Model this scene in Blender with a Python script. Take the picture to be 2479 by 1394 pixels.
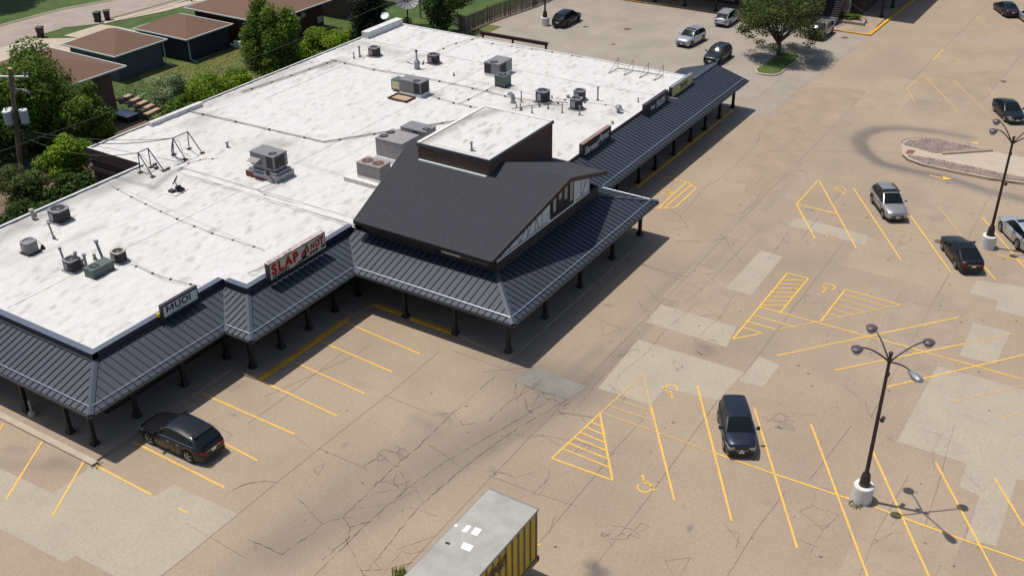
import bpy, math, random
import numpy as np
from mathutils import Vector, Matrix
random.seed(7); RNG=np.random.default_rng(11)
S=bpy.context.scene
for o in list(bpy.data.objects): bpy.data.objects.remove(o)
# ---------------------------------------------------------------- camera
cam=bpy.data.cameras.new('camera'); co=bpy.data.objects.new('camera',cam); S.collection.objects.link(co); S.camera=co
YAW,PITCH,ROLL=math.radians(32.4928),math.radians(30.1113),math.radians(-0.56956)
fw=Vector((math.cos(PITCH)*math.cos(YAW),math.cos(PITCH)*math.sin(YAW),-math.sin(PITCH)))
rt=Vector((math.sin(YAW),-math.cos(YAW),0)); up=rt.cross(fw)
rt,up=rt*math.cos(ROLL)+up*math.sin(ROLL),up*math.cos(ROLL)-rt*math.sin(ROLL)
co.matrix_world=Matrix(((rt.x,up.x,-fw.x,0),(rt.y,up.y,-fw.y,0),(rt.z,up.z,-fw.z,34),(0,0,0,1)))
cam.sensor_width=36; cam.lens=36*2581.07/2479; cam.clip_start=1; cam.clip_end=3000
S.render.resolution_x=1024; S.render.resolution_y=575
# ---------------------------------------------------------------- light
w=bpy.data.worlds.new('World'); S.world=w; w.use_nodes=True
nt=w.node_tree; sky=nt.nodes.new('ShaderNodeTexSky'); sky.sky_type='NISHITA'; sky.sun_disc=False
sky.sun_elevation=math.radians(70.7); sky.sun_rotation=math.radians(-12.4); sky.dust_density=1.5
bg=nt.nodes['Background']; bg.inputs[1].default_value=0.1; nt.links.new(sky.outputs[0],bg.inputs[0])
sun=bpy.data.lights.new('sun','SUN'); sun.energy=4.05; sun.angle=math.radians(0.5); sun.color=(1,.955,.89)
so=bpy.data.objects.new('sun',sun); S.collection.objects.link(so)
so.rotation_euler=Vector((.075,-.3425,-1)).to_track_quat('-Z','Y').to_euler(); so.location=(0,60,120)
S.view_settings.view_transform='Standard'; S.view_settings.look='None'; S.view_settings.exposure=0.0; S.view_settings.gamma=1
# ---------------------------------------------------------------- materials
def mat(name,col,rough=.8,metal=0,var=.0,scale=1.5,col2=None,bump=0,stretch=(1,1,1),coat=0,spec=.5,fine=0,lo=.35,hi=.65,attr=None,attrcol=None):
    m=bpy.data.materials.new(name); m.use_nodes=True; n=m.node_tree.nodes; L=m.node_tree.links; b=n['Principled BSDF']
    b.inputs['Base Color'].default_value=(*col,1); b.inputs['Roughness'].default_value=rough; b.inputs['Metallic'].default_value=metal
    b.inputs['Specular IOR Level'].default_value=spec
    if coat: b.inputs['Coat Weight'].default_value=coat; b.inputs['Coat Roughness'].default_value=.04
    out=None
    if var or col2:
        tc=n.new('ShaderNodeTexCoord'); mp=n.new('ShaderNodeMapping'); mp.inputs['Scale'].default_value=stretch
        L.new(tc.outputs['Object'],mp.inputs[0]); no=n.new('ShaderNodeTexNoise'); no.inputs['Scale'].default_value=scale
        no.inputs['Detail'].default_value=8; no.inputs['Roughness'].default_value=.65; L.new(mp.outputs[0],no.inputs['Vector'])
        cr=n.new('ShaderNodeValToRGB'); cr.color_ramp.elements[0].position=lo; cr.color_ramp.elements[1].position=hi
        c2=col2 or tuple(c*(1-var) for c in col); c1=col if col2 else tuple(c*(1+var*.6) for c in col)
        cr.color_ramp.elements[0].color=(*c2,1); cr.color_ramp.elements[1].color=(*c1,1); L.new(no.outputs['Fac'],cr.inputs[0]); out=cr.outputs[0]
        if fine:
            n2=n.new('ShaderNodeTexNoise'); n2.inputs['Scale'].default_value=fine; n2.inputs['Detail'].default_value=7; n2.inputs['Roughness'].default_value=.75; L.new(tc.outputs['Object'],n2.inputs['Vector'])
            r2=n.new('ShaderNodeValToRGB'); r2.color_ramp.elements[0].position=.3; r2.color_ramp.elements[0].color=(.8,.8,.8,1); r2.color_ramp.elements[1].position=.7; r2.color_ramp.elements[1].color=(1.1,1.1,1.1,1)
            L.new(n2.outputs['Fac'],r2.inputs[0]); mx=n.new('ShaderNodeMix'); mx.data_type='RGBA'; mx.blend_type='MULTIPLY'; mx.inputs[0].default_value=1
            L.new(out,mx.inputs[6]); L.new(r2.outputs[0],mx.inputs[7]); out=mx.outputs[2]
        if attr:
            a=n.new('ShaderNodeAttribute'); a.attribute_name=attr; mx=n.new('ShaderNodeMix'); mx.data_type='RGBA'
            L.new(a.outputs['Fac'],mx.inputs[0]); L.new(out,mx.inputs[6]); mx.inputs[7].default_value=(*attrcol,1); out=mx.outputs[2]
        L.new(out,b.inputs['Base Color'])
        if bump:
            bp=n.new('ShaderNodeBump'); bp.inputs['Strength'].default_value=bump; bp.inputs['Distance'].default_value=.05; L.new(no.outputs['Fac'],bp.inputs['Height']); L.new(bp.outputs[0],b.inputs['Normal'])
    return m
def brick(name,c1,c2,mortar,sc=1.0):
    m=bpy.data.materials.new(name); m.use_nodes=True; n=m.node_tree.nodes; L=m.node_tree.links; b=n['Principled BSDF']
    tc=n.new('ShaderNodeTexCoord'); sx=n.new('ShaderNodeSeparateXYZ'); L.new(tc.outputs['Object'],sx.inputs[0]); ad=n.new('ShaderNodeMath'); L.new(sx.outputs[0],ad.inputs[0]); L.new(sx.outputs[1],ad.inputs[1])
    cb=n.new('ShaderNodeCombineXYZ'); L.new(ad.outputs[0],cb.inputs[0]); L.new(sx.outputs[2],cb.inputs[1])
    t=n.new('ShaderNodeTexBrick'); t.inputs['Scale'].default_value=1; t.inputs['Brick Width'].default_value=.22*sc; t.inputs['Row Height'].default_value=.075*sc; t.inputs['Mortar Size'].default_value=.01*sc
    t.inputs['Color1'].default_value=(*c1,1); t.inputs['Color2'].default_value=(*c2,1); t.inputs['Mortar'].default_value=(*mortar,1); L.new(cb.outputs[0],t.inputs['Vector'])
    L.new(t.outputs[0],b.inputs['Base Color']); b.inputs['Roughness'].default_value=.9
    return m
def leafmat(name,dark,light,trans=.36):
    m=bpy.data.materials.new(name); m.use_nodes=True; n=m.node_tree.nodes; L=m.node_tree.links; b=n['Principled BSDF']
    a=n.new('ShaderNodeAttribute'); a.attribute_name='tone'; cr=n.new('ShaderNodeValToRGB'); cr.color_ramp.elements[0].color=(*dark,1); cr.color_ramp.elements[1].color=(*light,1)
    L.new(a.outputs['Fac'],cr.inputs[0]); L.new(cr.outputs[0],b.inputs['Base Color']); b.inputs['Roughness'].default_value=.6; b.inputs['Specular IOR Level'].default_value=.25
    tr=n.new('ShaderNodeBsdfTranslucent'); L.new(cr.outputs[0],tr.inputs[0]); ms=n.new('ShaderNodeMixShader'); ms.inputs[0].default_value=trans
    L.new(b.outputs[0],ms.inputs[1]); L.new(tr.outputs[0],ms.inputs[2]); L.new(ms.outputs[0],n['Material Output'].inputs[0]); return m
M={}
M['lot']=mat('lot concrete',(.352,.268,.188),.9,var=.13,scale=.16,fine=6.5,attr='stain',attrcol=(.13,.112,.1),lo=.3,hi=.7)
M['patch']=mat('new concrete',(.395,.33,.252),.9,var=.07,scale=.5,fine=6.5)
M['patchgrey']=mat('grey concrete',(.325,.275,.225),.9,var=.12,scale=.25,fine=6.5,attr='stain',attrcol=(.13,.12,.11))
M['patchdark']=mat('damp concrete',(.215,.195,.165),.85,var=.15,scale=.8,fine=26)
M['walk']=mat('walk concrete',(.34,.26,.19),.9,var=.15,scale=.6,fine=9)
M['pink']=mat('pinkish slab',(.34,.25,.176),.9,var=.1,scale=.5,fine=6.5)
M['slabA']=mat('older slab',(.34,.26,.186),.9,var=.12,scale=.4,fine=6.5); M['slabB']=mat('lighter slab',(.362,.275,.193),.9,var=.1,scale=.4,fine=6.5)
M['oil']=mat('oil spot',(.15,.11,.08),.8)
M['crack']=mat('crack dirt',(.085,.068,.052),1)
M['edgedark']=mat('kerb edge dirt',(.08,.065,.05),1)
M['joint']=mat('joint filler',(.2,.155,.12),1)
M['paint']=mat('yellow paint',(.8,.46,.05),.7,var=.25,scale=6,col2=(.55,.36,.13),lo=.38,hi=.55)
M['paintworn']=mat('worn yellow paint',(.56,.36,.12),.8,var=.2,scale=5,col2=(.42,.3,.18),lo=.4,hi=.6)
M['kerbyellow']=mat('kerb paint',(.7,.36,.02),.7,var=.25,scale=3)
M['asphalt']=mat('street concrete',(.34,.28,.235),.9,var=.15,scale=.5,fine=8)
M['grass']=mat('grass',(.075,.115,.02),.95,col2=(.04,.075,.012),scale=.6,fine=5)
M['grassdry']=mat('dry grass',(.15,.14,.035),.95,col2=(.075,.11,.018),scale=.35,fine=5)
M['dirt']=mat('dirt',(.16,.12,.08),1,var=.3,scale=1,fine=6)
M['membrane']=mat('white roof membrane',(.632,.617,.588),.75,col2=(.555,.54,.512),scale=1.7,stretch=(.6,1.6,1),lo=.36,hi=.56,fine=14,bump=.8,attr='stain',attrcol=(.2,.18,.15))
M['memseam']=mat('membrane seam',(.6,.585,.56),.8,var=.15,scale=2)
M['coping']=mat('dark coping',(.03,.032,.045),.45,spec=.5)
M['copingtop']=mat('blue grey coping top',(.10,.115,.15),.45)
M['metal']=mat('standing seam metal',(.044,.051,.071),.42,spec=.4,var=.12,scale=.8)
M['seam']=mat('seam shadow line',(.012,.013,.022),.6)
M['hipcap']=mat('hip cap metal',(.056,.063,.08),.4)
M['snow']=mat('snow rail steel',(.5,.53,.6),.4,metal=.4)
M['fascia']=mat('fascia',(.018,.02,.018),.6)
M['soffit']=mat('soffit',(.05,.05,.055),.8)
M['post']=mat('black post',(.005,.005,.006),.6)
M['shingle']=mat('dark shingle',(.045,.046,.053),.95,col2=(.028,.029,.034),scale=9,fine=16)
M['brickdark']=brick('dark brick',(.055,.03,.022),(.032,.019,.015),(.05,.04,.035))
M['brickbrown']=brick('brown penthouse brick',(.12,.062,.045),(.07,.038,.03),(.1,.08,.07),1.6)
M['brickred']=brick('red brick',(.075,.018,.012),(.045,.012,.01),(.06,.03,.025))
M['bricktan']=brick('brown brick',(.15,.09,.06),(.105,.063,.045),(.09,.07,.055))
M['bricksoft']=mat('tan siding',(.14,.1,.075),.9,var=.2,scale=3)
M['stone']=mat('brown stone band',(.045,.035,.03),.9,var=.5,scale=3)
M['panel']=mat('half timber panel',(.6,.64,.67),.7,var=.06,scale=2)
M['thintrim']=mat('grey batten',(.22,.235,.25),.7)
M['line']=mat('thin dark trim',(.06,.065,.08),.7)
M['rake']=mat('rake board',(.009,.008,.009),.6)
M['glass']=mat('window glass',(.02,.025,.03),.05,spec=.6)
M['glassback']=mat('window curtain',(.35,.36,.33),.6)
M['shingbrown']=mat('brown shingle',(.19,.105,.07),.95,col2=(.125,.07,.048),scale=9,fine=14)
M['wallblue']=mat('slate blue siding',(.072,.086,.11),.8)
M['wallnavy']=mat('navy siding',(.012,.018,.04),.7)
M['gutter']=mat('pale gutter',(.55,.6,.58),.5)
M['white']=mat('white paint',(.78,.77,.74),.6,var=.1,scale=3)
M['whiteold']=mat('worn white paint',(.66,.64,.6),.8,col2=(.45,.43,.4),scale=4,lo=.3,hi=.5)
M['galv']=mat('galvanised steel',(.3,.3,.32),.45,metal=.5,var=.15,scale=3)
M['acgrey']=mat('grey cabinet',(.2,.195,.2),.55,var=.12,scale=2)
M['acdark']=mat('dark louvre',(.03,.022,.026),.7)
M['acrim']=mat('condenser rim',(.22,.19,.2),.5)
M['actaupe']=mat('taupe cabinet',(.27,.245,.24),.6,var=.1,scale=2)
M['acgreen']=mat('green cabinet',(.085,.115,.1),.6,var=.1,scale=3)
M['acbeige']=mat('beige cabinet',(.36,.33,.27),.6)
M['black']=mat('black',(.008,.008,.01),.6)
M['rust']=mat('rust',(.16,.045,.025),.9)
M['rustpan']=mat('rusty fan well',(.12,.05,.035),.9)
M['pipe']=mat('roof pipe',(.26,.24,.21),.8)
M['ventgrey']=mat('vent pipe',(.24,.225,.24),.6)
M['brownsteel']=mat('brown steel',(.06,.022,.018),.6)
M['lampbrown']=mat('dark brown lamp metal',(.028,.017,.017),.5)
M['lamphood']=mat('purple brown lamp hood',(.09,.065,.075),.45)
M['lampbowl']=mat('lamp bowl',(.42,.4,.36),.2)
M['wood']=mat('weathered wood',(.14,.105,.08),.95,var=.35,scale=3,stretch=(1,1,.2))
M['fencewood']=mat('fence wood',(.16,.13,.105),.95,var=.4,scale=5,stretch=(1,1,.1))
M['stepwood']=mat('tan timber',(.42,.3,.2),.9,var=.15,scale=3)
M['bark']=mat('bark',(.07,.055,.045),1,var=.3,scale=6)
M['gravel']=mat('pink gravel',(.36,.25,.21),1,col2=(.16,.115,.1),scale=7,fine=20,bump=1,lo=.4,hi=.55)
M['pebble']=mat('pebbles',(.34,.27,.23),.9,col2=(.2,.15,.13),scale=1.5)
M['isl']=mat('island concrete',(.46,.38,.29),.9,var=.08,scale=1,fine=9)
M['manhole']=mat('manhole iron',(.16,.085,.06),.8,var=.3,scale=5)
M['redpad']=mat('red tactile pad',(.22,.075,.06),.9)
M['trailroof']=mat('trailer roof',(.37,.355,.31),.7,col2=(.29,.275,.24),scale=1.2,lo=.3,hi=.6)
M['trailyel']=mat('trailer yellow',(.62,.43,.025),.5,col2=(.5,.34,.03),scale=1.5,stretch=(1,1,.4))
M['trailrib']=mat('trailer rib',(.2,.17,.1),.6,var=.3,scale=3)
M['signcream']=mat('cream sign face',(.62,.58,.4),.4)
M['signwhite']=mat('white sign face',(.62,.67,.7),.4)
M['signyel']=mat('pale yellow sign',(.52,.5,.27),.4)
M['signblack']=mat('black sign',(.015,.012,.016),.5)
M['signred']=mat('sign red',(.4,.012,.02),.5)
M['signpink']=mat('sign pink red',(.5,.06,.06),.5)
M['signblk']=mat('sign black ink',(.02,.012,.014),.5)
M['letter']=mat('white letters',(.72,.75,.78),.5)
M['signtop']=mat('faded pink sign top',(.27,.17,.14),.8,col2=(.2,.13,.13),scale=2,lo=.4,hi=.6)
M['signtop2']=mat('peeling sign top',(.45,.38,.36),.8,col2=(.2,.15,.16),scale=5,lo=.42,hi=.52)
M['signframe']=mat('dark sign frame',(.035,.025,.035),.5)
M['yellow']=mat('bright yellow',(.75,.6,.02),.5)
M['glasscar']=mat('car glass',(.008,.013,.014),.06,spec=.2)
M['tyre']=mat('tyre',(.012,.012,.012),.85)
M['rim']=mat('alloy rim',(.55,.54,.53),.3,metal=.7)
M['rimdark']=mat('dark alloy rim',(.05,.05,.055),.35,metal=.6)
M['cladding']=mat('black cladding',(.015,.015,.016),.6)
M['lamp']=mat('headlamp lens',(.6,.63,.62),.08,spec=.8)
M['tail']=mat('tail lamp',(.45,.01,.015),.15)
M['chrome']=mat('chrome',(.8,.8,.8),.12,metal=1)
M['plate']=mat('number plate',(.62,.68,.66),.5)
M['binG']=mat('green bin',(.01,.035,.03),.6); M['binB']=mat('brown bin',(.025,.018,.016),.6)
def carpaint(name,c,metal=.5): return mat(name,c,.35,metal=metal,coat=.35,spec=.3)
M['carblack']=carpaint('black car paint',(.006,.006,.009),0); M['carnavy']=carpaint('blue black car paint',(.018,.024,.04),.3)
M['carsilver']=carpaint('silver car paint',(.5,.51,.53),.6); M['cartan']=carpaint('champagne silver paint',(.37,.35,.34),.6)
M['carwhite']=carpaint('white car paint',(.72,.72,.7),0); M['cargrey']=carpaint('dark grey car paint',(.022,.028,.03),.3)
M['leafA']=leafmat('leaf mid',(.026,.065,.006),(.2,.29,.035)); M['leafB']=leafmat('leaf dark',(.014,.034,.006),(.09,.15,.025))
M['leafC']=leafmat('leaf bright',(.06,.13,.005),(.3,.42,.02)); M['leafD']=leafmat('leaf pale',(.1,.16,.05),(.5,.58,.32))
M['leafE']=leafmat('leaf conifer',(.006,.012,.005),(.03,.045,.018)); M['leafF']=leafmat('leaf olive',(.035,.052,.012),(.14,.17,.045))
# ---------------------------------------------------------------- helpers
def link(o,parent=None):
    S.collection.objects.link(o)
    if parent is not None: o.parent=parent
    return o
def thing(name,label,cat,loc=(0,0,0),rz=0,group=None):
    o=bpy.data.objects.new(name,None); o.location=loc; o.rotation_euler=(0,0,rz); o['label']=label; o['category']=cat
    o.empty_display_size=.2
    if group: o['group']=group
    return link(o)
def tag(o,label,cat,group=None):
    o['label']=label; o['category']=cat
    if group: o['group']=group
    return o
class MB:
    def __init__(s): s.v=[]; s.f=[]; s.m=[]; s.mi=0
    def add(s,vs,fs,mi=None):
        b=len(s.v); s.v+= [tuple(v) for v in vs]; s.f+=[tuple(i+b for i in f) for f in fs]; s.m+=[s.mi if mi is None else mi]*len(fs); return s
    def box(s,x0,x1,y0,y1,z0,z1,rz=0,mi=None):
        vs=[(x,y,z) for z in(z0,z1) for x,y in((x0,y0),(x1,y0),(x1,y1),(x0,y1))]
        if rz:
            cx,cy=(x0+x1)/2,(y0+y1)/2; c,n=math.cos(rz),math.sin(rz); vs=[(cx+(x-cx)*c-(y-cy)*n,cy+(x-cx)*n+(y-cy)*c,z) for x,y,z in vs]
        return s.add(vs,[(3,2,1,0),(4,5,6,7),(0,1,5,4),(1,2,6,5),(2,3,7,6),(3,0,4,7)],mi)
    def prism(s,poly,z0,z1,mi=None):
        n=len(poly); a=sum(poly[i][0]*poly[(i+1)%n][1]-poly[(i+1)%n][0]*poly[i][1] for i in range(n))
        if a<0: poly=poly[::-1]
        g0=z0 if callable(z0) else (lambda x,y:z0); g1=z1 if callable(z1) else (lambda x,y:z1)
        vs=[(x,y,g0(x,y)) for x,y in poly]+[(x,y,g1(x,y)) for x,y in poly]
        return s.add(vs,[tuple(range(n))[::-1],tuple(range(n,2*n))]+[(i,(i+1)%n,n+(i+1)%n,n+i) for i in range(n)],mi)
    def sheet(s,poly,z,mi=None):
        n=len(poly); a=sum(poly[i][0]*poly[(i+1)%n][1]-poly[(i+1)%n][0]*poly[i][1] for i in range(n))
        if a<0: poly=poly[::-1]
        return s.add([(x,y,z) for x,y in poly],[tuple(range(n))],mi)
    def poly(s,pts,mi=None): return s.add(pts,[tuple(range(len(pts)))],mi)
    def tube(s,pts,r,n=8,mi=None,caps=True):
        pts=[Vector(p) for p in pts]; R=r if isinstance(r,(list,tuple)) else [r]*len(pts); rings=[]; b=[]
        prev=None
        for i,p in enumerate(pts):
            d=(pts[min(i+1,len(pts)-1)]-pts[max(i-1,0)]).normalized()
            a=prev if prev is not None else (Vector((0,0,1)) if abs(d.z)<.9 else Vector((1,0,0)))
            u=(a-d*a.dot(d)).normalized(); prev=u; v=d.cross(u)
            b+=[tuple(p+(u*math.cos(2*math.pi*k/n)+v*math.sin(2*math.pi*k/n))*R[i]) for k in range(n)]
        fs=[(i*n+k,i*n+(k+1)%n,(i+1)*n+(k+1)%n,(i+1)*n+k) for i in range(len(pts)-1) for k in range(n)]
        if caps: fs+=[tuple(range(n))[::-1],tuple((len(pts)-1)*n+k for k in range(n))]
        return s.add(b,fs,mi)
    def lathe(s,c,prof,n=16,mi=None,sq=1):
        b=[];
        for r,z in prof:
            for k in range(n):
                a=2*math.pi*k/n+math.pi/n; cc,ss=math.cos(a),math.sin(a)
                if sq!=1:
                    q=(abs(cc)**sq+abs(ss)**sq)**(-1/sq); cc*=q; ss*=q
                b.append((c[0]+r*cc,c[1]+r*ss,c[2]+z))
        fs=[(i*n+k,i*n+(k+1)%n,(i+1)*n+(k+1)%n,(i+1)*n+k) for i in range(len(prof)-1) for k in range(n)]
        fs+=[tuple(range(n))[::-1],tuple((len(prof)-1)*n+k for k in range(n))]
        return s.add(b,fs,mi)
    def ribbon(s,pts,w,z,mi=None,closed=False):
        p=[Vector((a[0],a[1])) for a in pts]; n=len(p); W=w if isinstance(w,(list,tuple)) else [w]*n; b=[]
        for i in range(n):
            d=p[min(i+1,n-1)]-p[max(i-1,0)]
            if d.length<1e-6: d=Vector((1,0))
            d.normalize(); q=Vector((-d.y,d.x))*W[i]/2; b+=[(p[i].x+q.x,p[i].y+q.y,z),(p[i].x-q.x,p[i].y-q.y,z)]
        return s.add(b,[(2*i+1,2*i+3,2*i+2,2*i) for i in range(n-1)],mi)
    def build(s,name,mats,parent=None,smooth=False,local=False,kind=None):
        me=bpy.data.meshes.new(name); off=Vector((0,0,0))
        if parent is not None and not local: 
            q=parent
            while q is not None: off+=q.location; q=q.parent
        used=sorted({i for f in s.f for i in f})
        if len(used)!=len(s.v): ix={u:i for i,u in enumerate(used)}; s.v=[s.v[u] for u in used]; s.f=[tuple(ix[i] for i in f) for f in s.f]
        me.from_pydata([(x-off.x,y-off.y,z-off.z) for x,y,z in s.v],[],s.f)
        for m in (mats if isinstance(mats,(list,tuple)) else [mats]): me.materials.append(M[m])
        me.polygons.foreach_set('material_index',s.m)
        if smooth: me.polygons.foreach_set('use_smooth',[True]*len(s.f))
        me.update(); o=bpy.data.objects.new(name,me); link(o,parent)
        if kind: o['kind']=kind
        return o
def struct(name,mb,mats): return mb.build(name,mats,kind='structure')
def text(body,size,mi_name,parent,name,loc,extr=.01,shear=0,sx=1.0,align='CENTER',weight=0,face='-Y',sp=1.0):
    cu=bpy.data.curves.new(name,'FONT'); cu.body=body; cu.size=size; cu.extrude=extr; cu.shear=shear; cu.align_x=align; cu.offset=weight; cu.space_character=sp
    t=bpy.data.objects.new('tmp',cu); S.collection.objects.link(t); bpy.context.view_layer.update()
    me=bpy.data.meshes.new_from_object(t.evaluated_get(bpy.context.evaluated_depsgraph_get())); bpy.data.objects.remove(t)
    off=Vector((0,0,0)); q=parent
    while q is not None: off+=q.location; q=q.parent
    for v in me.vertices:
        x,y,z=v.co; v.co=Vector((loc[0]+x*sx,loc[1]-z,loc[2]+y))-off
    me.name=name; me.materials.clear(); me.materials.append(M[mi_name]); o=bpy.data.objects.new(name,me); return link(o,parent)
def dup(root,loc,rz,label=None):
    c=root.copy(); S.collection.objects.link(c); c.location=loc; c.rotation_euler=(0,0,rz)
    if label: c['label']=label
    for ch in root.children:
        d=ch.copy(); S.collection.objects.link(d); d.parent=c
        for g in ch.children:
            e=g.copy(); S.collection.objects.link(e); e.parent=d
    return c
def seg_stain(X,Y,strokes):
    out=np.zeros_like(X)
    for pts,wd,st in strokes:
        d=np.full_like(X,1e9)
        if len(pts)==1: pts=[pts[0],(pts[0][0]+.01,pts[0][1])]
        for (ax,ay),(bx,by) in zip(pts[:-1],pts[1:]):
            vx,vy=bx-ax,by-ay; t=np.clip(((X-ax)*vx+(Y-ay)*vy)/(vx*vx+vy*vy+1e-9),0,1)
            d=np.minimum(d,np.hypot(X-ax-vx*t,Y-ay-vy*t))
        out=1-(1-out)*(1-st*np.exp(-(d/wd)**2))
    return out
def grid(name,x0,x1,y0,y1,z,res,keep,mats,strokes,kind=None,parent=None,base=None,zf=None):
    xs=np.linspace(x0,x1,int(round((x1-x0)/res))+1); ys=np.linspace(y0,y1,int(round((y1-y0)/res))+1)
    X,Y=np.meshgrid(xs,ys); nx,ny=len(xs),len(ys)
    st=seg_stain(X,Y,strokes)
    if base is not None: st=1-(1-st)*(1-base(X,Y))
    Z=np.full_like(X,z) if zf is None else zf(X,Y)
    co=np.stack([X,Y,Z],-1).reshape(-1,3)
    if parent is not None: co=co-np.array(parent.location)
    i=np.arange(nx*ny).reshape(ny,nx); q=np.stack([i[:-1,:-1],i[:-1,1:],i[1:,1:],i[1:,:-1]],-1).reshape(-1,4)
    cx=(X[:-1,:-1]+X[1:,1:]).reshape(-1)/2; cy=(Y[:-1,:-1]+Y[1:,1:]).reshape(-1)/2
    if keep is not None: q=q[keep(cx,cy)]
    me=bpy.data.meshes.new(name); me.from_pydata(co.tolist(),[],q.tolist())
    a=me.attributes.new('stain','FLOAT','POINT'); a.data.foreach_set('value',st.reshape(-1).astype(np.float32))
    me.materials.append(M[mats]); me.update(); o=bpy.data.objects.new(name,me); link(o,parent)
    if kind: o['kind']=kind
    return o
def wiggle(pts,step=.45,amp=.06):
    out=[]
    for a,b in zip(pts[:-1],pts[1:]):
        d=math.hypot(b[0]-a[0],b[1]-a[1]); n=max(1,int(d/step))
        for i in range(n):
            t=i/n; out.append((a[0]+(b[0]-a[0])*t+random.uniform(-amp,amp),a[1]+(b[1]-a[1])*t+random.uniform(-amp,amp)))
    out.append(pts[-1]); return out
# ---------------------------------------------------------------- ground
g=MB(); g.box(-400,700,-400,700,-1.2,-.03); struct('ground',g,'grass')
lotstain=[
 ([(80.05,6.28),(80.17,8.87),(81.04,12.05),(81,15.15),(81.21,17.14),(82.69,18.71),(84.82,19.91),(86.56,20.01),(88.29,19.29),(89.56,17.72),(90.23,15.15),(90.32,12.5)],.8,.42),
 ([(79.83,6.24),(79.79,8.79),(80.49,11.93),(80.52,15.03),(80.89,17.05)],.5,.3),
 ([(62.25,6.79),(70.43,12.13)],.1,0),
 ([(24.5,27.58),(28.59,26.14),(33.61,24.91),(40.11,23.25),(42.6,22.86)],1.3,.34),
 ([(21.97,28.62),(26.94,28.26),(30.7,27.83),(35.08,26.98)],1.2,.28),
 ([(42.26,25.31),(41.97,22.77)],1.6,.35),([(41.37,26.39)],2.2,.25),
 ([(30.28,15.17)],.45,.9),([(30.72,15.82),(30.75,14.82)],.18,.8),([(30.37,15.02),(31,15.61)],.2,.8),
 ([(37.34,6.15),(37.1,5.97)],.12,.7),([(35.03,12.89),(35.4,12.96)],.12,.7),([(36.42,13.7)],.1,.5),([(42.04,6.13)],.28,.3),
 ([(50.85,25.18),(50.8,24.9)],.1,.6),([(50.68,25.56),(50.72,25.2)],.08,.7),
 ([(21.46,44.05),(22.55,41.66)],.5,.25),([(22.39,44.7),(22.73,43.84)],.25,.35),([(22.97,41.89),(23.2,40.6)],.4,.35),([(32.13,38.8),(32.78,38.5)],.35,.3),([(30.47,36.99),(30.45,36.81)],.12,.6),
 ([(43.88,16.06),(43.33,14.9)],.2,.15),([(44.97,12.36),(45.01,11.49)],.12,.45),([(44.51,11.97),(44.73,11.28)],.08,.5),
 ([(41.64,2.07)],.15,.5),([(40.3,3.48),(40.67,3.39)],.1,.4),([(41.96,13.21),(40.56,11.8)],.1,.1),
 ([(37.38,18.78),(34.04,14.64)],3.,.08),([(51.76,21.64),(62.18,20.99),(75.67,20.95)],3.5,.07),([(49.01,18.29)],.8,.3),([(49.55,18.65),(49.26,17.88)],.3,.35),
 ([(46.16,22.14),(47.67,21.31)],.5,.2),([(61.64,19.61),(62.53,15.96),(63.11,12.87)],2,.12),([(87.29,25.24),(83.98,21.65)],3,.1),
 ([(89.91,28.81),(86.93,25.85),(84.34,22.82)],.25,.2),([(91.64,29.05),(86.53,24.62)],.2,.18),
 ([(36.19,33.69),(36.17,32.21)],.2,.2),([(31.45,30.3),(31.83,30.18)],.12,.5),([(35.26,28.71),(35.14,27.55)],.35,.25),([(36.24,27.81),(36.17,27.23)],.3,.3),
 ([(103.57,28.69),(104.38,24.82),(104.73,17.07)],3,.07),([(120.59,31.36),(116.03,23.83)],3,.06)]
rr=random.Random(3)
ring=[(80.05,6.28),(80.17,8.87),(81.04,12.05),(81,15.15),(81.21,17.14),(82.69,18.71),(84.82,19.91),(86.56,20.01),(88.29,19.29),(89.56,17.72),(90.23,15.15),(90.32,12.5)]; rcx,rcy=(84.73,12.89)
for k in range(26):
    f=rr.uniform(.92,1.1); a0=rr.randint(0,5); a1=rr.randint(7,12); lotstain.append(([(rcx+(x-rcx)*f,rcy+(y-rcy)*f) for x,y in ring][a0:a1],.16,rr.uniform(.08,.26)))
lane=[(24.5,27.58),(28.59,26.14),(33.61,24.91),(40.11,23.25),(47.31,22.74),(58.59,22.44),(73.96,22.32)]
for k in range(22):
    dx,dy=rr.uniform(-1.8,1.8),rr.uniform(-1.8,1.8); a0=rr.randint(0,3); lotstain.append(([(x+dx,y+dy) for x,y in lane][a0:a0+rr.randint(2,4)],rr.uniform(.15,.35),rr.uniform(.05,.16)))
for k in range(150):
    lotstain.append(([(rr.uniform(22,100),rr.uniform(0,30))],rr.uniform(.04,.16),rr.uniform(.2,.75)))
for k in range(26):
    x,y=rr.uniform(25,110),rr.uniform(2,28); lotstain.append(([(x,y),(x+rr.uniform(-5,5),y+rr.uniform(-3,3))],rr.uniform(.6,2.2),rr.uniform(.05,.14)))
def lotkeep(cx,cy): return ~((cx>24.3)&(cy>40.6)&(cx<82)) & ~((cx>45.8)&(cx<82)&(cy>32))
grid('parking_lot',8,140,-12,75,0,.22,lambda x,y:lotkeep(x,y)&~(y>65.8),'lot',lotstain,kind='structure')
# outer lot beyond the fine sheet
o=MB(); o.sheet([(-60,-120),(260,-120),(260,-12),(-60,-12)],-.002); o.sheet([(-60,-12),(8,-12),(8,75),(-60,75)],-.002); o.sheet([(140,-12),(260,-12),(260,75),(140,75)],-.002); struct('outer_lot',o,'patch')
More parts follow.
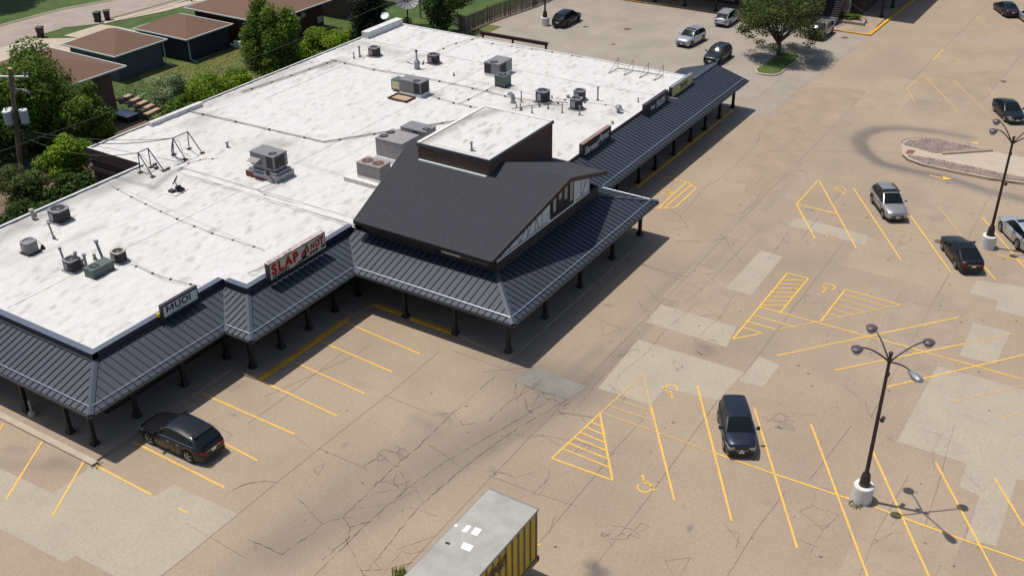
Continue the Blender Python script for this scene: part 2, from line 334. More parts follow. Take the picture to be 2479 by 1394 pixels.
# grey slabs of the northern lot and the newer patches
def patchobj(name,polys,m,z): 
    b=MB(); [b.sheet(p,z) for p in polys]; return struct(name,b,m)
patchobj('grey_pavement',[[(87.5,28.2),(87.5,64),(113.6,64),(113.6,27.5)]],'patchgrey',.004)
patchobj('grey_pavement_edge',[[(86.21,28.39),(87.19,27.74),(97.02,28.16),(113.82,27.55),(113.96,30.25),(91.31,28.54)],[(82.3,31),(87.5,28.4),(87.5,60),(82.3,60)]],'patchgrey',.0045)
P1=[(62.45,19.86),(62.39,18.28),(56.51,18.23),(56.45,19.91)]
P2=[(52.51,22.55),(52.47,17.59),(50.11,17.25),(50.17,22.42)]
P3=[(48.2,21.97),(48.31,15.45),(45.03,15.66),(44.55,18.56),(42.76,18.52),(42.64,21.67)]
P4=[(50.23,15.32),(49.96,14),(47.41,14.03),(47.3,15.41)]
P5=[(60.31,5.73),(60.33,3.66),(56.35,3.73),(56.19,5.66)]
P6=[(65.69,6.67),(66.36,3.94),(66.06,1.01),(62.47,0.52),(62.52,3.29),(62.51,4.96),(63.75,5),(63.83,6.7)]
P7=[(54.49,6.45),(54.71,-0.53),(46.6,-1.99),(46.59,0.9),(41.3,0.82),(40.98,2.08),(44.39,2.15),(44.55,3.12),(46.56,3.19),(46.45,6.59)]
P8=[(21,45.4),(21.2,43.68),(21.36,39.8),(23.89,39.91),(23.8,35.5),(24.89,35.39),(25,31.2),(20.36,31.23),(19.38,31.16),(19.2,35.43),(18.67,35.51),(18.52,39.64),(18.23,41.32)]
P9=[(68.08,19.6),(68.56,19.07),(68.31,14.3),(66.78,14.11),(66.99,19.51)]
patchobj('light_patches',[P1,P2,P4,P5,P9],'patch',.006)
patchobj('light_slabs',[P3,P6,P7,P8],'patch',.0065)
patchobj('pink_slabs',[[(95.84,28.56),(96.9,22.81),(82.33,22.33),(70.8,22.13),(70.24,24.17),(84.54,27.95)],[(104.5,19.31),(110.04,12.86),(99.65,13.13),(99.82,19.67)]],'pink',.005)
patchobj('damp_slab',[[(42.56,25.77),(42.49,22.28),(40.89,22.55),(40.73,26.13)]],'patchdark',.0055)
sl_=random.Random(77); SA=MB(); SB_=MB()
for k in range(34):
    i_,j_=sl_.randint(0,15),sl_.randint(0,6); x=24+i_*4.9; y=2.2+j_*4.15
    if y+4.1>26.5 and 41<x+4.9: continue
    if y+4.1>37.5: continue
    if x<52 and 12<y+4.1 and y<30: continue
    (SA if k%2 else SB_).sheet([(x,y),(x+4.86,y),(x+4.86,y+4.11),(x,y+4.11)],.003+.0001*(k%9))
struct('older_slabs',SA,'slabA'); struct('lighter_slabs',SB_,'slabB')
sp_=MB()
for k in range(190):
    x,y=sl_.uniform(22,105),sl_.uniform(0,34)
    if x>42 and y>26: continue
    r_=sl_.uniform(.025,.075); a_=sl_.uniform(0,3); sp_.sheet([(x+r_*sl_.uniform(.6,1.3)*math.cos(q*.785)*1.0,y+r_*sl_.uniform(.6,1.3)*math.sin(q*.785)*(1+a_*.3)) for q in range(8)],.0095+.00001*k)
struct('oil_spots',sp_,'oil')
# joints and cracks
J=[[(25.75,22.49),(33.27,22.59),(40.86,22.6),(56.45,22.66),(71.53,22.73),(82.41,22.71),(100.22,22.8)],[(99.77,20.18),(113.81,19.77),(123.9,19.42),(135.64,19.35)],[(99.9,13.12),(115.7,12.6)],
 [(41.12,31.19),(36.01,31.08),(30.66,31.2),(27.51,31.24),(25,31.2),(20.36,31.23)],[(38.13,35.91),(33.05,35.7),(30.3,35.77)],[(66.11,8.36),(51.15,8.31),(47.81,8.28)],[(82.05,8.47),(77.8,8.52),(71.54,8.38),(66.11,8.36)],
 [(66.58,15.49),(59.34,15.47),(50.93,15.41),(48.15,15.39)],[(65.02,21.05),(56.49,21.16),(53.54,21.35)],[(79.16,25.58),(82.95,18.62),(84.59,15.56)],[(86.68,28.38),(97,28.19),(100.98,27.85),(110.46,27.61)],[(96.67,28.08),(96.9,22.81)],
 [(45.02,15.68),(39.17,15.5),(36.55,15.43),(32.88,15.41),(30.08,15.49)],[(49.35,4.41),(43.95,3.98),(41.03,3.84)],[(87.4,30.96),(93.91,30.68),(102.01,31.31)],[(89.45,33.78),(88.46,30.21),(86.96,28.11)],
 [(33.42,22.81),(33.55,20.3),(33.75,18.04)],[(40.69,27.88),(42.56,25.77)],[(36.07,31.27),(36.01,28.18)],[(30.66,31.26),(30.71,28.1)],[(37.47,22.43),(37.99,20.29),(38.21,18.05)],[(56.78,27.61),(56.61,25.69),(56.04,23.64),(55.79,21.79)],
 [(56.47,25.92),(56.47,22.52)],[(63.6,23.38),(60,20.12)],[(54.15,24.48),(52.51,22.55)],[(75.64,18.06),(69.78,18.21),(65.37,18.06)],[(41.57,30.46),(41.56,25.69)],[(32.52,36.71),(38.24,35.08),(39.76,35.09)],[(39.85,10.08),(36.71,10.32),(33.28,10.31)],[(44.15,5.39),(39.3,5.61),(36.28,5.47)],
 [(41.62,18.35),(37.99,18.4),(34.43,18.31),(30.56,18.27)],[(49.73,26.83),(50.55,29.39)],[(79.61,36.16),(79.2,31.38),(78.76,28.26)],[(105.65,63.47),(105.97,49.85),(107.75,43.75)],[(99.2,66.1),(92.58,49.76)],[(115.3,47.03),(102.74,46.32),(90.85,45.13)],[(46.57,8.94),(41.34,9.37)],[(109.45,64.04),(102.74,55.33),(100.92,53.82)]]
j=MB()
for p in J:
    q=wiggle(p,1.6,.03); j.ribbon(q,[random.uniform(.015,.04) for _ in q],.0085)
struct('pavement_joints',j,'joint')
C=[[(40.8,27.09),(36.65,27.14),(33.07,27.02),(31.63,27.09),(28.94,26.94),(27.44,26.93),(26.55,27.41),(25.85,27.4),(24.1,27.65)],[(40.37,23.4),(38.75,23.71),(33.65,25.04),(32.66,25.24)],[(40.89,22.55),(40.74,24.4),(40.81,25.77),(39.93,25.35),(39.86,24.96),(39.39,25.14),(37.84,25.2),(37.07,25.09)],
 [(39.86,24.96),(40.79,24.69),(41.24,24.7)],[(39.74,24.57),(39.01,23.99),(38.87,23.52)],[(40.86,24.21),(40.32,23.63),(40.51,22.96)],[(40.98,23.49),(40.29,22.96)],[(37.07,25.09),(36.55,25.65),(36.1,26.12),(36.65,27.14)],[(36.65,27.14),(35.86,28.07)],
 [(31.63,27.09),(31.77,27.9),(32.31,28.45),(32.48,27.67),(32.42,26.97)],[(31.97,28.19),(30.78,28.41)],[(31.63,27.09),(31.25,26.34),(30.74,25.71),(29.99,25.51)],[(31.21,26.69),(30.62,26.49),(30.42,25.95)],[(27.44,26.93),(27.07,26.2),(26.53,25.8),(25.58,25.84),(24.79,25.89)],[(26.57,27.38),(26.84,28.43),(27.11,28.8),(27.3,29.88)],
 [(24.1,27.65),(24.11,28.71),(24.01,29.63)],[(27.07,26.2),(27.92,25.6)],[(28.63,25.8),(28.19,25.43)],[(26.43,25.96),(25.66,24.72),(25,23.72)],[(25.75,32.68),(26.33,32.58),(26.82,32.37),(27.5,31.66),(27.58,31.25)],[(25.17,24.09),(25.88,23.04),(26.81,22.39)],
 [(66.15,19.19),(64.06,19.06),(61.3,18.96)],[(64.6,19.1),(64.31,18.42)],[(56.03,19.21),(54.5,19.02),(53.01,18.86),(51.13,19.07),(49.65,19.08)],[(52.51,19.94),(53.04,19.36),(53.01,18.68)],[(70.02,11.83),(68.91,11.65),(68.17,11.93),(68,12.33)],[(69.65,12.21),(67.52,12.2)],
 [(61.23,9.89),(60.68,8.88)],[(57.56,21.99),(57.84,21.11)],[(55.58,21.14),(55.52,22.24)],[(44.96,12.24),(44.62,11.79),(44.66,11.25)],[(45.29,12.03),(45.46,11.42)],[(45.59,12.03),(44.62,11.79)],[(52.1,23.9),(51.63,23.25),(50.95,22.97)],
 [(33.49,16.05),(33.75,15.12),(33.46,14.56),(33.21,15.48)],[(47.44,19.64),(47.23,18.77),(46.73,18.42)],[(51.23,34.54),(51.04,33.76)],[(55.1,13.01),(54.25,12.66)],[(63.59,26.5),(69.32,27.09),(71.91,27.19)],[(78.03,22.42),(72.91,22.59),(70.87,23.12)],[(63.43,27.4),(63.59,25.87)],[(73.31,23.39),(69.36,22.87),(66.8,23.13)],
 [(42.69,20.86),(44.49,21.29),(46.89,20.93),(49.92,21.06),(53.44,20.76)],[(40.6,21.75),(42.9,21.99),(45.28,21.95)],[(40.07,21.57),(39.14,19.72)],[(31.53,18.2),(32.63,18.51)],[(38.41,5.54),(39.69,4.98)],[(84.72,27.65),(79.8,26.88),(74.96,26.73),(70.33,26.86)],[(89.28,27.81),(83.63,23.99),(82.5,22.39)],
 [(45.83,3.25),(44.78,2.08)],[(34.98,10.62),(36.06,10.86)],[(38.26,8.33),(38.62,7.49)],[(37.08,8.7),(37.08,7.46)],[(28.61,42.36),(30.5,42.21),(32.49,42.06)]]
c=MB(); cz=MB()
# crazed patches where the slabs have broken up: small closed cells of cracks
def crazed(cx,cy,rx,ry,n,seed):
    g=random.Random(seed); P=[(cx+rx*g.uniform(-1,1),cy+ry*g.uniform(-1,1)) for _ in range(n)]
    for i,a in enumerate(P):
        for b_ in [q for q in sorted(P,key=lambda q:math.hypot(q[0]-a[0],q[1]-a[1]))[1:4] if math.hypot(q[0]-a[0],q[1]-a[1])<.55]:
            q=wiggle([a,b_],.12,.025); cz.ribbon(q,[g.choice((.005,.009,.014)) for _ in q],.0106)
for k,(p,rx,ry,n) in enumerate((((40.58,24.3),1.3,.9,26),((40.33,21.84),1.2,.7,18),((31.77,27.9),1.2,.7,20),((30.6,26.22),.7,.9,14),((33.23,15.7),1.1,.9,16),((49.4,18.07),1.1,.6,18),((46.52,21.54),.8,1.2,14),((25.36,23.55),1.2,.6,14),((44.73,11.94),.5,.35,8),((39.59,5.14),1.2,.5,10),((46.92,18.89),.9,.5,10))): crazed(p[0],p[1],rx,ry,int(n*.75),300+k)
def mapc(x0,x1,y0,y1,n,lim,seed,ws):
    g=random.Random(seed); P=[(g.uniform(x0,x1),g.uniform(y0,y1)) for _ in range(n)]
    for a in P:
        for b_ in [q for q in sorted(P,key=lambda q:math.hypot(q[0]-a[0],q[1]-a[1]))[1:3] if math.hypot(q[0]-a[0],q[1]-a[1])<lim]:
            q=wiggle([a,b_],.22,.035); cz.ribbon(q,[g.choice(ws) for _ in q],.0107)
mapc(22,46,17,27,60,2.6,71,(.004,.007,.012)); mapc(46,95,20,31,70,2.6,72,(.004,.007,.014)); mapc(30,62,2,16,60,2.2,73,(.004,.006,.01)); mapc(62,100,-2,18,60,2.4,74,(.004,.007,.011)); mapc(84,113,30,62,50,2.6,75,(.004,.007,.012)); mapc(22,34,19,38,30,2.2,76,(.004,.007,.01))
for ci,p in enumerate(C+[[(32.66,25.24),(30.72,25.57),(27.72,25.68),(23.86,25.55)],[(40.86,22.6),(36.95,23.61),(33.54,24.11),(29.71,24.32),(25,23.72)]]):
    q=wiggle(p,.2,.04); n=len(q); (c if ci<22 or ci>=len(C) else cz).ribbon(q,[random.choice((.005,.01,.018,.03,.05))*(1-.4*abs(2*i/n-1)) for i in range(n)],.0105)
for k in range(24):
    p=random.choice(C); a=random.choice(p); q=wiggle([a,(a[0]+random.uniform(-.8,.8),a[1]+random.uniform(-.6,.6))],.14,.035); cz.ribbon(q,[random.uniform(.008,.02) for _ in q],.0107)
struct('pavement_cracks',c,'crack'); struct('crazed_cracks',cz,'joint')
# painted lines
def line(b,p,w=.105,mi=0):
    (x0,y0),(x1,y1)=p; d=math.hypot(x1-x0,y1-y0); n=max(1,int(d/.5)); pts=[(x0+(x1-x0)*i/n,y0+(y1-y0)*i/n) for i in range(n+1)]
    b.ribbon(pts,[w*random.uniform(.85,1.1) for _ in pts],.014+random.random()*.0012,mi)
pl=MB()
for p in [[(20.82,44.79),(23.56,46.74)],[(23.68,43.7),(19.9,41.39)],[(23.83,40.62),(20.34,38.53)],[(23.85,39.98),(23.8,35.72)],[(26.1,39.64),(26.01,33.11)],[(28.62,39.18),(28.34,33.17)],[(30.95,39.85),(30.91,33.04)],[(23.81,33.88),(23.81,33.29)],
  [(33.54,38.02),(33.26,32.18)],[(35.9,37.85),(35.58,32.22)],[(38.33,37.93),(38.01,32.18)],[(40.72,37.89),(40.29,31.97)],[(30.56,18.31),(30.71,18.17)],
  [(45.73,17.16),(36.62,11.46)],[(45.38,13.74),(36.52,8.31)],[(45.63,10.75),(35.93,4.83)],[(45.18,7.46),(37.32,2.59)],[(45.82,4.51),(38.84,0.13)],[(46.1,1.81),(43.3,0.01),(41.82,-0.95)][:2],
  [(40.96,7.32),(40.83,10.95)],[(40.83,10.95),(40.82,14.11)],[(41.03,6.18),(40.98,4.85)],[(40.98,4.85),(40.94,1.64)],[(40.94,1.64),(40.99,-1.74)],
  [(50.97,8.31),(58.2,2.55),(60.15,1.08)][:2],[(58.2,2.55),(60.15,1.08)],[(51.1,11.2),(57.63,5.7)],[(50.79,14.49),(60.48,6.62)],[(55.38,17.28),(55.59,8.79)],[(55.59,8.79),(55.59,1.66)],
  [(75.46,17.51),(65.97,11.49)],[(73.03,12.71),(65.86,8.25)],[(75.33,8.28),(67.94,3.69)],[(67.82,6.61),(66.43,5.66)],[(70.07,6.3),(69.78,3.49)],[(75.45,20.14),(66.06,14.48)],[(70.55,20.22),(65.98,17.31)],
  [(109.47,19.76),(113.53,19.7)]]: line(pl,p)
worn=[[(40.81,20.49),(40.82,14.11)],[(57.63,5.7),(60.23,3.49)],[(51.4,5),(55.01,2.01)],[(51.27,2.5),(52.98,1.23)],[(70.55,20.22),(70.28,10.09)],[(75.47,11.3),(71.51,8.78)],[(127.6,19.45),(123.76,17.21)],[(128.77,17.14),(123.71,14.31)],[(113.53,19.7),(117.93,16.64)],[(109.47,19.76),(117.6,13.64)],[(109.06,17.19),(112.12,14.78)],
  [(104.32,19.38),(95.19,13.99)],[(104.26,16.7),(94.89,10.87)],[(99.74,19.8),(96.25,18.2)],[(103.86,13.54),(99.2,11.23)],[(90.75,45.3),(93.95,44.88)]]
pw=MB()
for p in worn: line(pw,p,.1)
def lerp(a,b,t): return (a[0]+(b[0]-a[0])*t,a[1]+(b[1]-a[1])*t)
def hatch(b,L0,L1,R0,R1,n,w=.095,t0=.06,t1=.94):
    for i in range(n):
        t=t0+(t1-t0)*i/(n-1); line(b,(lerp(L0,L1,t),lerp(R0,R1,t)),w)
# accessible bay hatchings
a,bb,c1,d1=(45.18,20.17),(36.18,20.79),(36.53,14.29),(40.73,17.26)
line(pl,((40.81,20.49),bb)); line(pw,(a,(40.81,20.49))); line(pw,(a,(42.62,18.45))); line(pl,((42.62,18.45),c1)); line(pl,((40.72,20.51),(36.29,17.45))); line(pl,(bb,(36.29,17.45)))
hatch(pw,(43.96,20.25),(41.41,20.44),(43.81,19.4),(41.45,17.67),4); hatch(pl,(40.02,20.56),(36.94,20.73),(39.93,20.02),(36.88,17.91),6)
e,f_,h1,h2=(60.37,17.27),(51.12,17.28),(60.39,15.88),(55.34,15.95)
line(pl,(e,f_)); line(pl,(e,h1)); line(pl,(h1,h2)); hatch(pl,(59.6,17.27),(55.38,17.28),(60.19,16),(56.15,15.93),7)
hatch(pl,(54.39,17.32),(52.54,17.38),(54.4,14.51),(52.5,16.13),2); line(pl,((53.41,17.39),(53.44,15.46))); line(pl,(f_,(52.5,16.13))); line(pw,((53.51,15.36),(60.13,9.98)))
line(pl,((60.21,13.44),(55.71,13.53))); line(pl,((60.21,13.44),(60.13,9.98))); hatch(pl,(59.77,13.46),(56.62,13.5),(59.67,10.36),(56.63,12.74),5,.07)
line(pl,((75.4,20.22),(70.55,20.22))); line(pl,((70.55,20.22),(70.6,17.24))); hatch(pw,(74.68,20.24),(71.14,20.2),(74.79,19.76),(71.34,17.71),7,.07)
line(pw,((104.4,19.48),(99.74,19.8))); line(pw,((99.74,19.8),(100.53,17.16))); hatch(pw,(103.41,19.51),(100.56,19.74),(103.47,18.95),(101.18,17.61),6,.06)
for p in [[(70.06,31.31),(70.02,28.69)],[(70.02,28.69),(69.36,27.61)],[(69.36,27.61),(65.46,27.56)],[(65.46,27.56),(64.7,28.55)],[(64.7,28.55),(64.78,28.95)],[(70.02,28.69),(64.7,28.55)],[(69.64,28.15),(64.92,28.19)]]: line(pl,p,.12)
for p in [[(55.78,27.7),(55.51,26.31)],[(55.51,26.31),(51.72,26.37)],[(51.72,26.37),(51.82,27.61)],[(51.82,27.61),(55.78,27.7)],[(55.66,27.03),(51.76,27.01)],[(42.83,31.34),(42.69,28.63)],[(42.3,33.52),(44.03,32.48)],[(45.2,31.47),(44.93,30.1)]]: line(pw,p,.09)
# arrows on the drive round the island
pl.sheet([(81.15,12.32),(80.99,11.55),(80.35,12.32)],.0145); pw.sheet([(80.95,13.26),(80.85,12.22),(80.58,12.22),(80.71,13.2)],.0145); pl.sheet([(89.38,11.98),(89.56,11.34),(89.23,11.37),(89.04,11.52)],.0145)
def wheelchair(b,c,ang,s=.8):
    ca,sa=math.cos(ang),math.sin(ang); T=lambda p:(c[0]+s*(p[0]*ca-p[1]*sa),c[1]+s*(p[0]*sa+p[1]*ca))
    R=lambda pts,w:b.ribbon([T(p) for p in pts],w*s,.0152)
    R([(.42*math.cos(t)-.05,.42*math.sin(t)-.25) for t in [math.radians(x) for x in range(140,385,14)]],.11)
    R([(-.1,.62),(-.02,.1),(.3,.08),(.5,-.45),(.68,-.38)],.12); R([(-.08,.33),(.25,.3)],.09)
    b.sheet([T((-.12+.12*math.cos(t),.78+.12*math.sin(t))) for t in [i*math.pi/4 for i in range(8)]],.0152)
wheelchair(pl,(36.82,15.96),math.radians(-62)); wheelchair(pl,(44.53,18.21),math.radians(115)); wheelchair(pl,(59.83,14.46),math.radians(75)); wheelchair(pl,(74.6,18.21),math.radians(120))
wheelchair(pw,(66.96,16.52),math.radians(-60)); wheelchair(pl,(67.64,29.3),math.radians(-40),.8); wheelchair(pw,(116.8,15.81),math.radians(110)); wheelchair(pw,(109.97,17.9),math.radians(60)); wheelchair(pw,(103.53,17.48),math.radians(110)); wheelchair(pw,(95.96,15.84),math.radians(-60))
struct('parking_lines',pl,'paint'); struct('worn_parking_lines',pw,'paintworn')
# raised walks
sw=MB(); sw.prism([(23.95,39.98),(33.35,40.05),(33.45,38.05),(41.1,38.05),(43.1,37.7),(43.1,31.4),(42.3,27.2),(45.3,27.2),(60.3,27.2),(60.3,31.6),(86.6,31.6),(86.6,36.6),(82.2,36.6),(82.2,34.3),(58,34.3),(57.6,30),(45.4,30),(45.4,40.6),(36.1,40.7),(36,42.6),(26.9,42.6),(26.9,62),(24.0,62)],0,.11)
struct('walkway',sw,'walk')
kb=MB(); kb.prism([(23.7,39.85),(24.05,39.85),(24.05,62),(23.7,62)],0,.125); struct('walkway_kerb',kb,'isl')
ky=MB(); ky.box(33.5,41.05,37.85,38.1,0,.13); ky.box(43.08,43.34,34.95,37.7,0,.13); ky.box(42.95,43.2,31.45,34.7,0,.13); ky.box(67,86.2,31.42,31.58,0,.13); struct('yellow_kerb',ky,'kerbyellow')
# far sidewalk of the northern wing
fs=MB(); fs.prism([(113.6,62),(114.3,27.6),(124.9,27.9),(131,27.2),(170,27),(170,62)],0,.12); struct('far_sidewalk',fs,'walk')
fk=MB(); fk.ribbon([(113.5,62),(114.25,30.3)],.12,.135); fk.box(114.15,114.35,27.45,30.4,0,.15); fk.prism([(114.2,27.35),(131,27.0),(131,27.25),(114.2,27.65)],0,.15); fk.prism([(131,27),(170,26.8),(170,27),(131,27.25)],0,.15); struct('far_yellow_kerb',fk,'kerbyellow')
# manhole covers
mh=MB()
for p,r in (((86.26,9.39),.55),((86.24,7.7),.55),((103.49,50.67),.42),((112.32,29.52),.4),((69.92,9.98),.3),((106.31,12.58),.3),((97.85,49.46),.25)): mh.lathe((p[0],p[1],0),[(r,0),(r,.12 if r>.5 else .012)],20)
struct('manhole_covers',mh,'manhole')
# street, drive and lawns on the far side of the shops
st=MB(); st.sheet([(55.04,104.85),(64.37,104.9),(72.09,104.81),(75.64,102.25),(85.21,101.44),(94.38,101.16),(102.46,106.23),(96.48,109.93),(85.9,108.7),(81.81,109.76),(77.14,111.33),(69.15,111.68),(59.17,111.46)],.01); struct('street',st,'asphalt')
kk=MB(); kk.ribbon([(66.35,112.09),(69.15,111.68),(77.14,111.33),(81.81,109.76),(85.9,108.7)],.18,.06); kk.ribbon([(64.1,104.52),(71.89,104.54),(75.29,102.52)][:2],.15,.05); kk.ribbon([(84.96,101.17),(75.57,102.04)],.5,.05); struct('street_kerb',kk,'isl'); kd=MB(); kd.ribbon([(66.06,111.66),(68.85,111.25),(76.79,110.89),(81.44,109.31),(85.51,108.24)],.16,.03); kd.ribbon([(87.4,102.41),(77.03,103.11)],.3,.03); struct('gutter_line',kd,'grassdry')
dv=MB(); dv.sheet([(75.14,102.14),(75.47,100.33),(75.58,96.75),(68.79,95.22),(63.47,93.65),(64.55,98.32),(67.71,101.23),(61.08,100.23),(61.45,104.88),(67.31,104.79),(70.49,99.99),(70.28,102.12)],.016); dv.sheet([(85.21,101.44),(87.9,100.83),(90.52,100.06),(90.07,99.33),(82.6,99.96),(75.53,102.12),(75.87,102.82)],.016); struct('driveway',dv,'isl')
lw=MB(); lw.sheet([(84,72.5),(84,81),(66,86),(62,78),(50,66.5),(84,66.5)],.005); struct('back_lawn',lw,'grassdry')
dr=MB(); dr.sheet([(20,60),(45,60),(45,66),(90,66),(92,70),(60,70),(58,77),(45,76),(20,70)],.008); struct('alley_dirt',dr,'dirt')
vd=MB(); vd.sheet([(92.59,64.95),(97.17,64.77),(97.32,62.96),(92.99,62.81)],.012); struct('verge',vd,'grassdry')
# ---------------------------------------------------------------- shopping building
B=thing('shopping_building','long low shopping centre with a flat white roof and dark metal canopy all round','building',(45.3,40.6,0))
RZ=3.82
def roofkeep(x,y):
    return ((x>27.1)&(x<45.1)&(y>42.9)&(y<59.45)) | ((x>36.1)&(x<46)&(y>40.9)&(y<59)) | ((x>44.9)&(x<82)&(y>40.6)&(y<65.3)) | ((x>57.6)&(x<82)&(y>34.25)&(y<41))
roofstain=[
 ([(32.64,58.38),(36.04,58.92),(39.95,59.14),(43.71,58.82)],.9,.45),([(39.95,58.51),(42.32,58.45),(43.23,58.26)],.8,.4),([(42.65,55.94),(45.31,56.85),(45.94,56.5)],.35,.6),([(42.56,59.37),(42.72,55.82)],.25,.5),
 ([(45.76,56.52),(45.8,49.45),(45.29,40.81)],.28,.4),([(44.87,55.55),(46,50.4)],.5,.2),([(34.35,58.29),(34.45,59.25)],.6,.3),
 ([(51.64,54.26),(52.84,54.57),(53.02,53.5)],.8,.5),([(45.96,39.7),(46.85,41.08)],.5,.2),([(54.92,65),(60.5,64.56),(68.36,65.16)],.9,.42),([(59.8,64.35),(61.98,64.09),(69.49,63.25)],.35,.35),
 ([(52.49,62.42),(54.25,62.91)],1.,.4),([(49.75,61.27),(54.61,60.57)],.4,.15),([(72.94,64.46),(75.1,64.52),(74.4,59.6)],1.,.35),([(72.8,57.68),(75.07,57.3)],.5,.4),
 ([(67.8,62.74),(70.51,62.67)],.7,.4),([(67.5,50.87),(67.29,49.88)],.5,.55),([(71.23,46.58),(71.85,45.54)],.5,.5),([(68.64,43.33),(70.08,40.92),(70.06,38.26)],.9,.3),
 ([(71,35.82),(71.89,35.56)],.5,.4),([(68.45,39.21),(68.56,35.62)],.8,.15),([(74.21,67.29),(81.08,66.27)],.4,.3),([(46.48,48.97),(48.06,48.94)],.3,.4),
 ([(54.18,65.15),(54.86,51.51),(63.14,45.33)],.13,.5),([(71.87,50.56),(71.34,39.73)],.12,.35),([(81.7,55.9),(75.16,55.98)],.12,.35),([(35.01,49.82),(34.21,45.38),(34.68,43.53)],.1,.4),([(41.55,58.79),(39.94,43.12)],.08,.3),
 ([(59.89,34.75),(61.52,34.17)],.3,.1),([(50.9,50.37),(50.94,45.49)],.3,.2),([(42.91,57.47),(44.76,57.08),(45.46,58.69)],1.2,.15),([(31.64,55.37),(31.76,53.2)],1.5,.12),([(50.36,61.04),(51.43,51.65)],1.5,.1)]
for k in range(1300):
    x,y=rr.uniform(27,82),rr.uniform(35,65); d=rr.uniform(.1,.5); roofstain.append(([(x,y),(x+d,y+d*.25)],rr.uniform(.08,.17),rr.uniform(.14,.46)))
for k in range(40):
    x,y=rr.uniform(27,80),rr.uniform(42,65); roofstain.append(([(x,y),(x+rr.uniform(1,6),y+rr.uniform(-.3,.3))],rr.uniform(.1,.4),rr.uniform(.08,.2)))
rn=np.random.default_rng(4)
def rz(X,Y):
    return RZ+.018*np.sin(X*3.1+np.sin(Y*1.7)*2)*np.sin(Y*2.3)+.012*np.sin(X*7+Y*3)
o=grid('roof_deck',27,82.2,34.2,65.4,RZ,.14,roofkeep,'membrane',roofstain,parent=B,zf=rz)
for p in o.data.polygons: p.use_smooth=True
# walls: three storefront masses under one parapet
W=MB()
foot=[(26.95,42.7),(36,42.7),(36,40.7),(45.3,40.7),(45.3,29.9),(57.6,29.9),(57.6,34.1),(82.1,34.1),(82.1,65.45),(45,65.45),(45,59.6),(26.95,59.6)]
n=len(foot)
for i in range(n):
    a,b_=foot[i],foot[(i+1)%n]; hi=3.7
    W.poly([(a[0],a[1],0),(b_[0],b_[1],0),(b_[0],b_[1],hi),(a[0],a[1],hi)])
W.build('wall','brickdark',B)
cp=MB()
def coping(a,b_,w=.28,z0=3.45,z1=3.9,top=1):
    d=Vector((b_[0]-a[0],b_[1]-a[1],0)).normalized(); q=Vector((d.y,-d.x,0)) # outward on the right of travel
    pts=[(a[0]+q.x*.04,a[1]+q.y*.04),(b_[0]+q.x*.04,b_[1]+q.y*.04),(b_[0]-q.x*w,b_[1]-q.y*w),(a[0]-q.x*w,a[1]-q.y*w)]
    cp.prism(pts,z0,z1-.03,0)
    q2=[(a[0]+q.x*.09,a[1]+q.y*.09),(b_[0]+q.x*.09,b_[1]+q.y*.09),(b_[0]-q.x*(w+.02),b_[1]-q.y*(w+.02)),(a[0]-q.x*(w+.02),a[1]-q.y*(w+.02))]
    cp.prism(q2,z1-.03,z1,top)
coping((26.95,59.3),(26.95,42.66)); coping((26.87,42.7),(36.02,42.7),z1=3.905); coping((36.0,42.4),(36.0,40.68),z1=3.91); coping((35.93,40.7),(45.2,40.7),z1=3.915)
cp.build('coping',['coping','copingtop'],B)
for q_ in ((57.7,82.15,34.06,34.3,3.5,3.86),(82.0,82.18,34.3,65.4,3.5,3.88),(45.05,82.18,65.4,65.55,3.5,3.88),(44.9,45.05,59.75,65.55,3.4,3.9),(26.9,45.05,59.55,59.75,3.4,3.88)): ct=MB(); ct.box(*q_); ct.build('edge_trim','memseam',B)
for q_ in ((57.65,82.2,34.0,34.06,3.3,3.8),(44.84,44.9,59.8,65.6,3.05,3.92),(44.8,44.84,59.9,65.5,2.2,2.5)): dk=MB(); dk.box(*q_); dk.build('fascia_board','brickdark',B)
for q_ in ((50.3,55.6,64.7,65.1,3.8,4.15),(76.5,81.9,64.6,65.35,3.8,4.45)): pr=MB(); pr.box(*q_); pr.build('parapet_block','memseam',B)
# roof field seams: low welded strips
se=MB()
for p,wd in (([(45.61,56.35),(45.65,40.77)],.5),([(45.19,55.69),(45.11,40.33)],.07),([(46.12,56.9),(46.14,40.98)],.07),([(59.37,61.61),(73.25,61.55)],.06),([(76.2,63.92),(76.08,40.43),(76.62,32.75)],.06)): se.ribbon(p,wd,3.85+random.random()*.004)
for y in (50.5,): se.ribbon([(27.5 if y>43 and y<59 else (46 if y>59 else 58.5),y),(81.8,y)],.05,3.842)
se.build('membrane_seam','memseam',B)
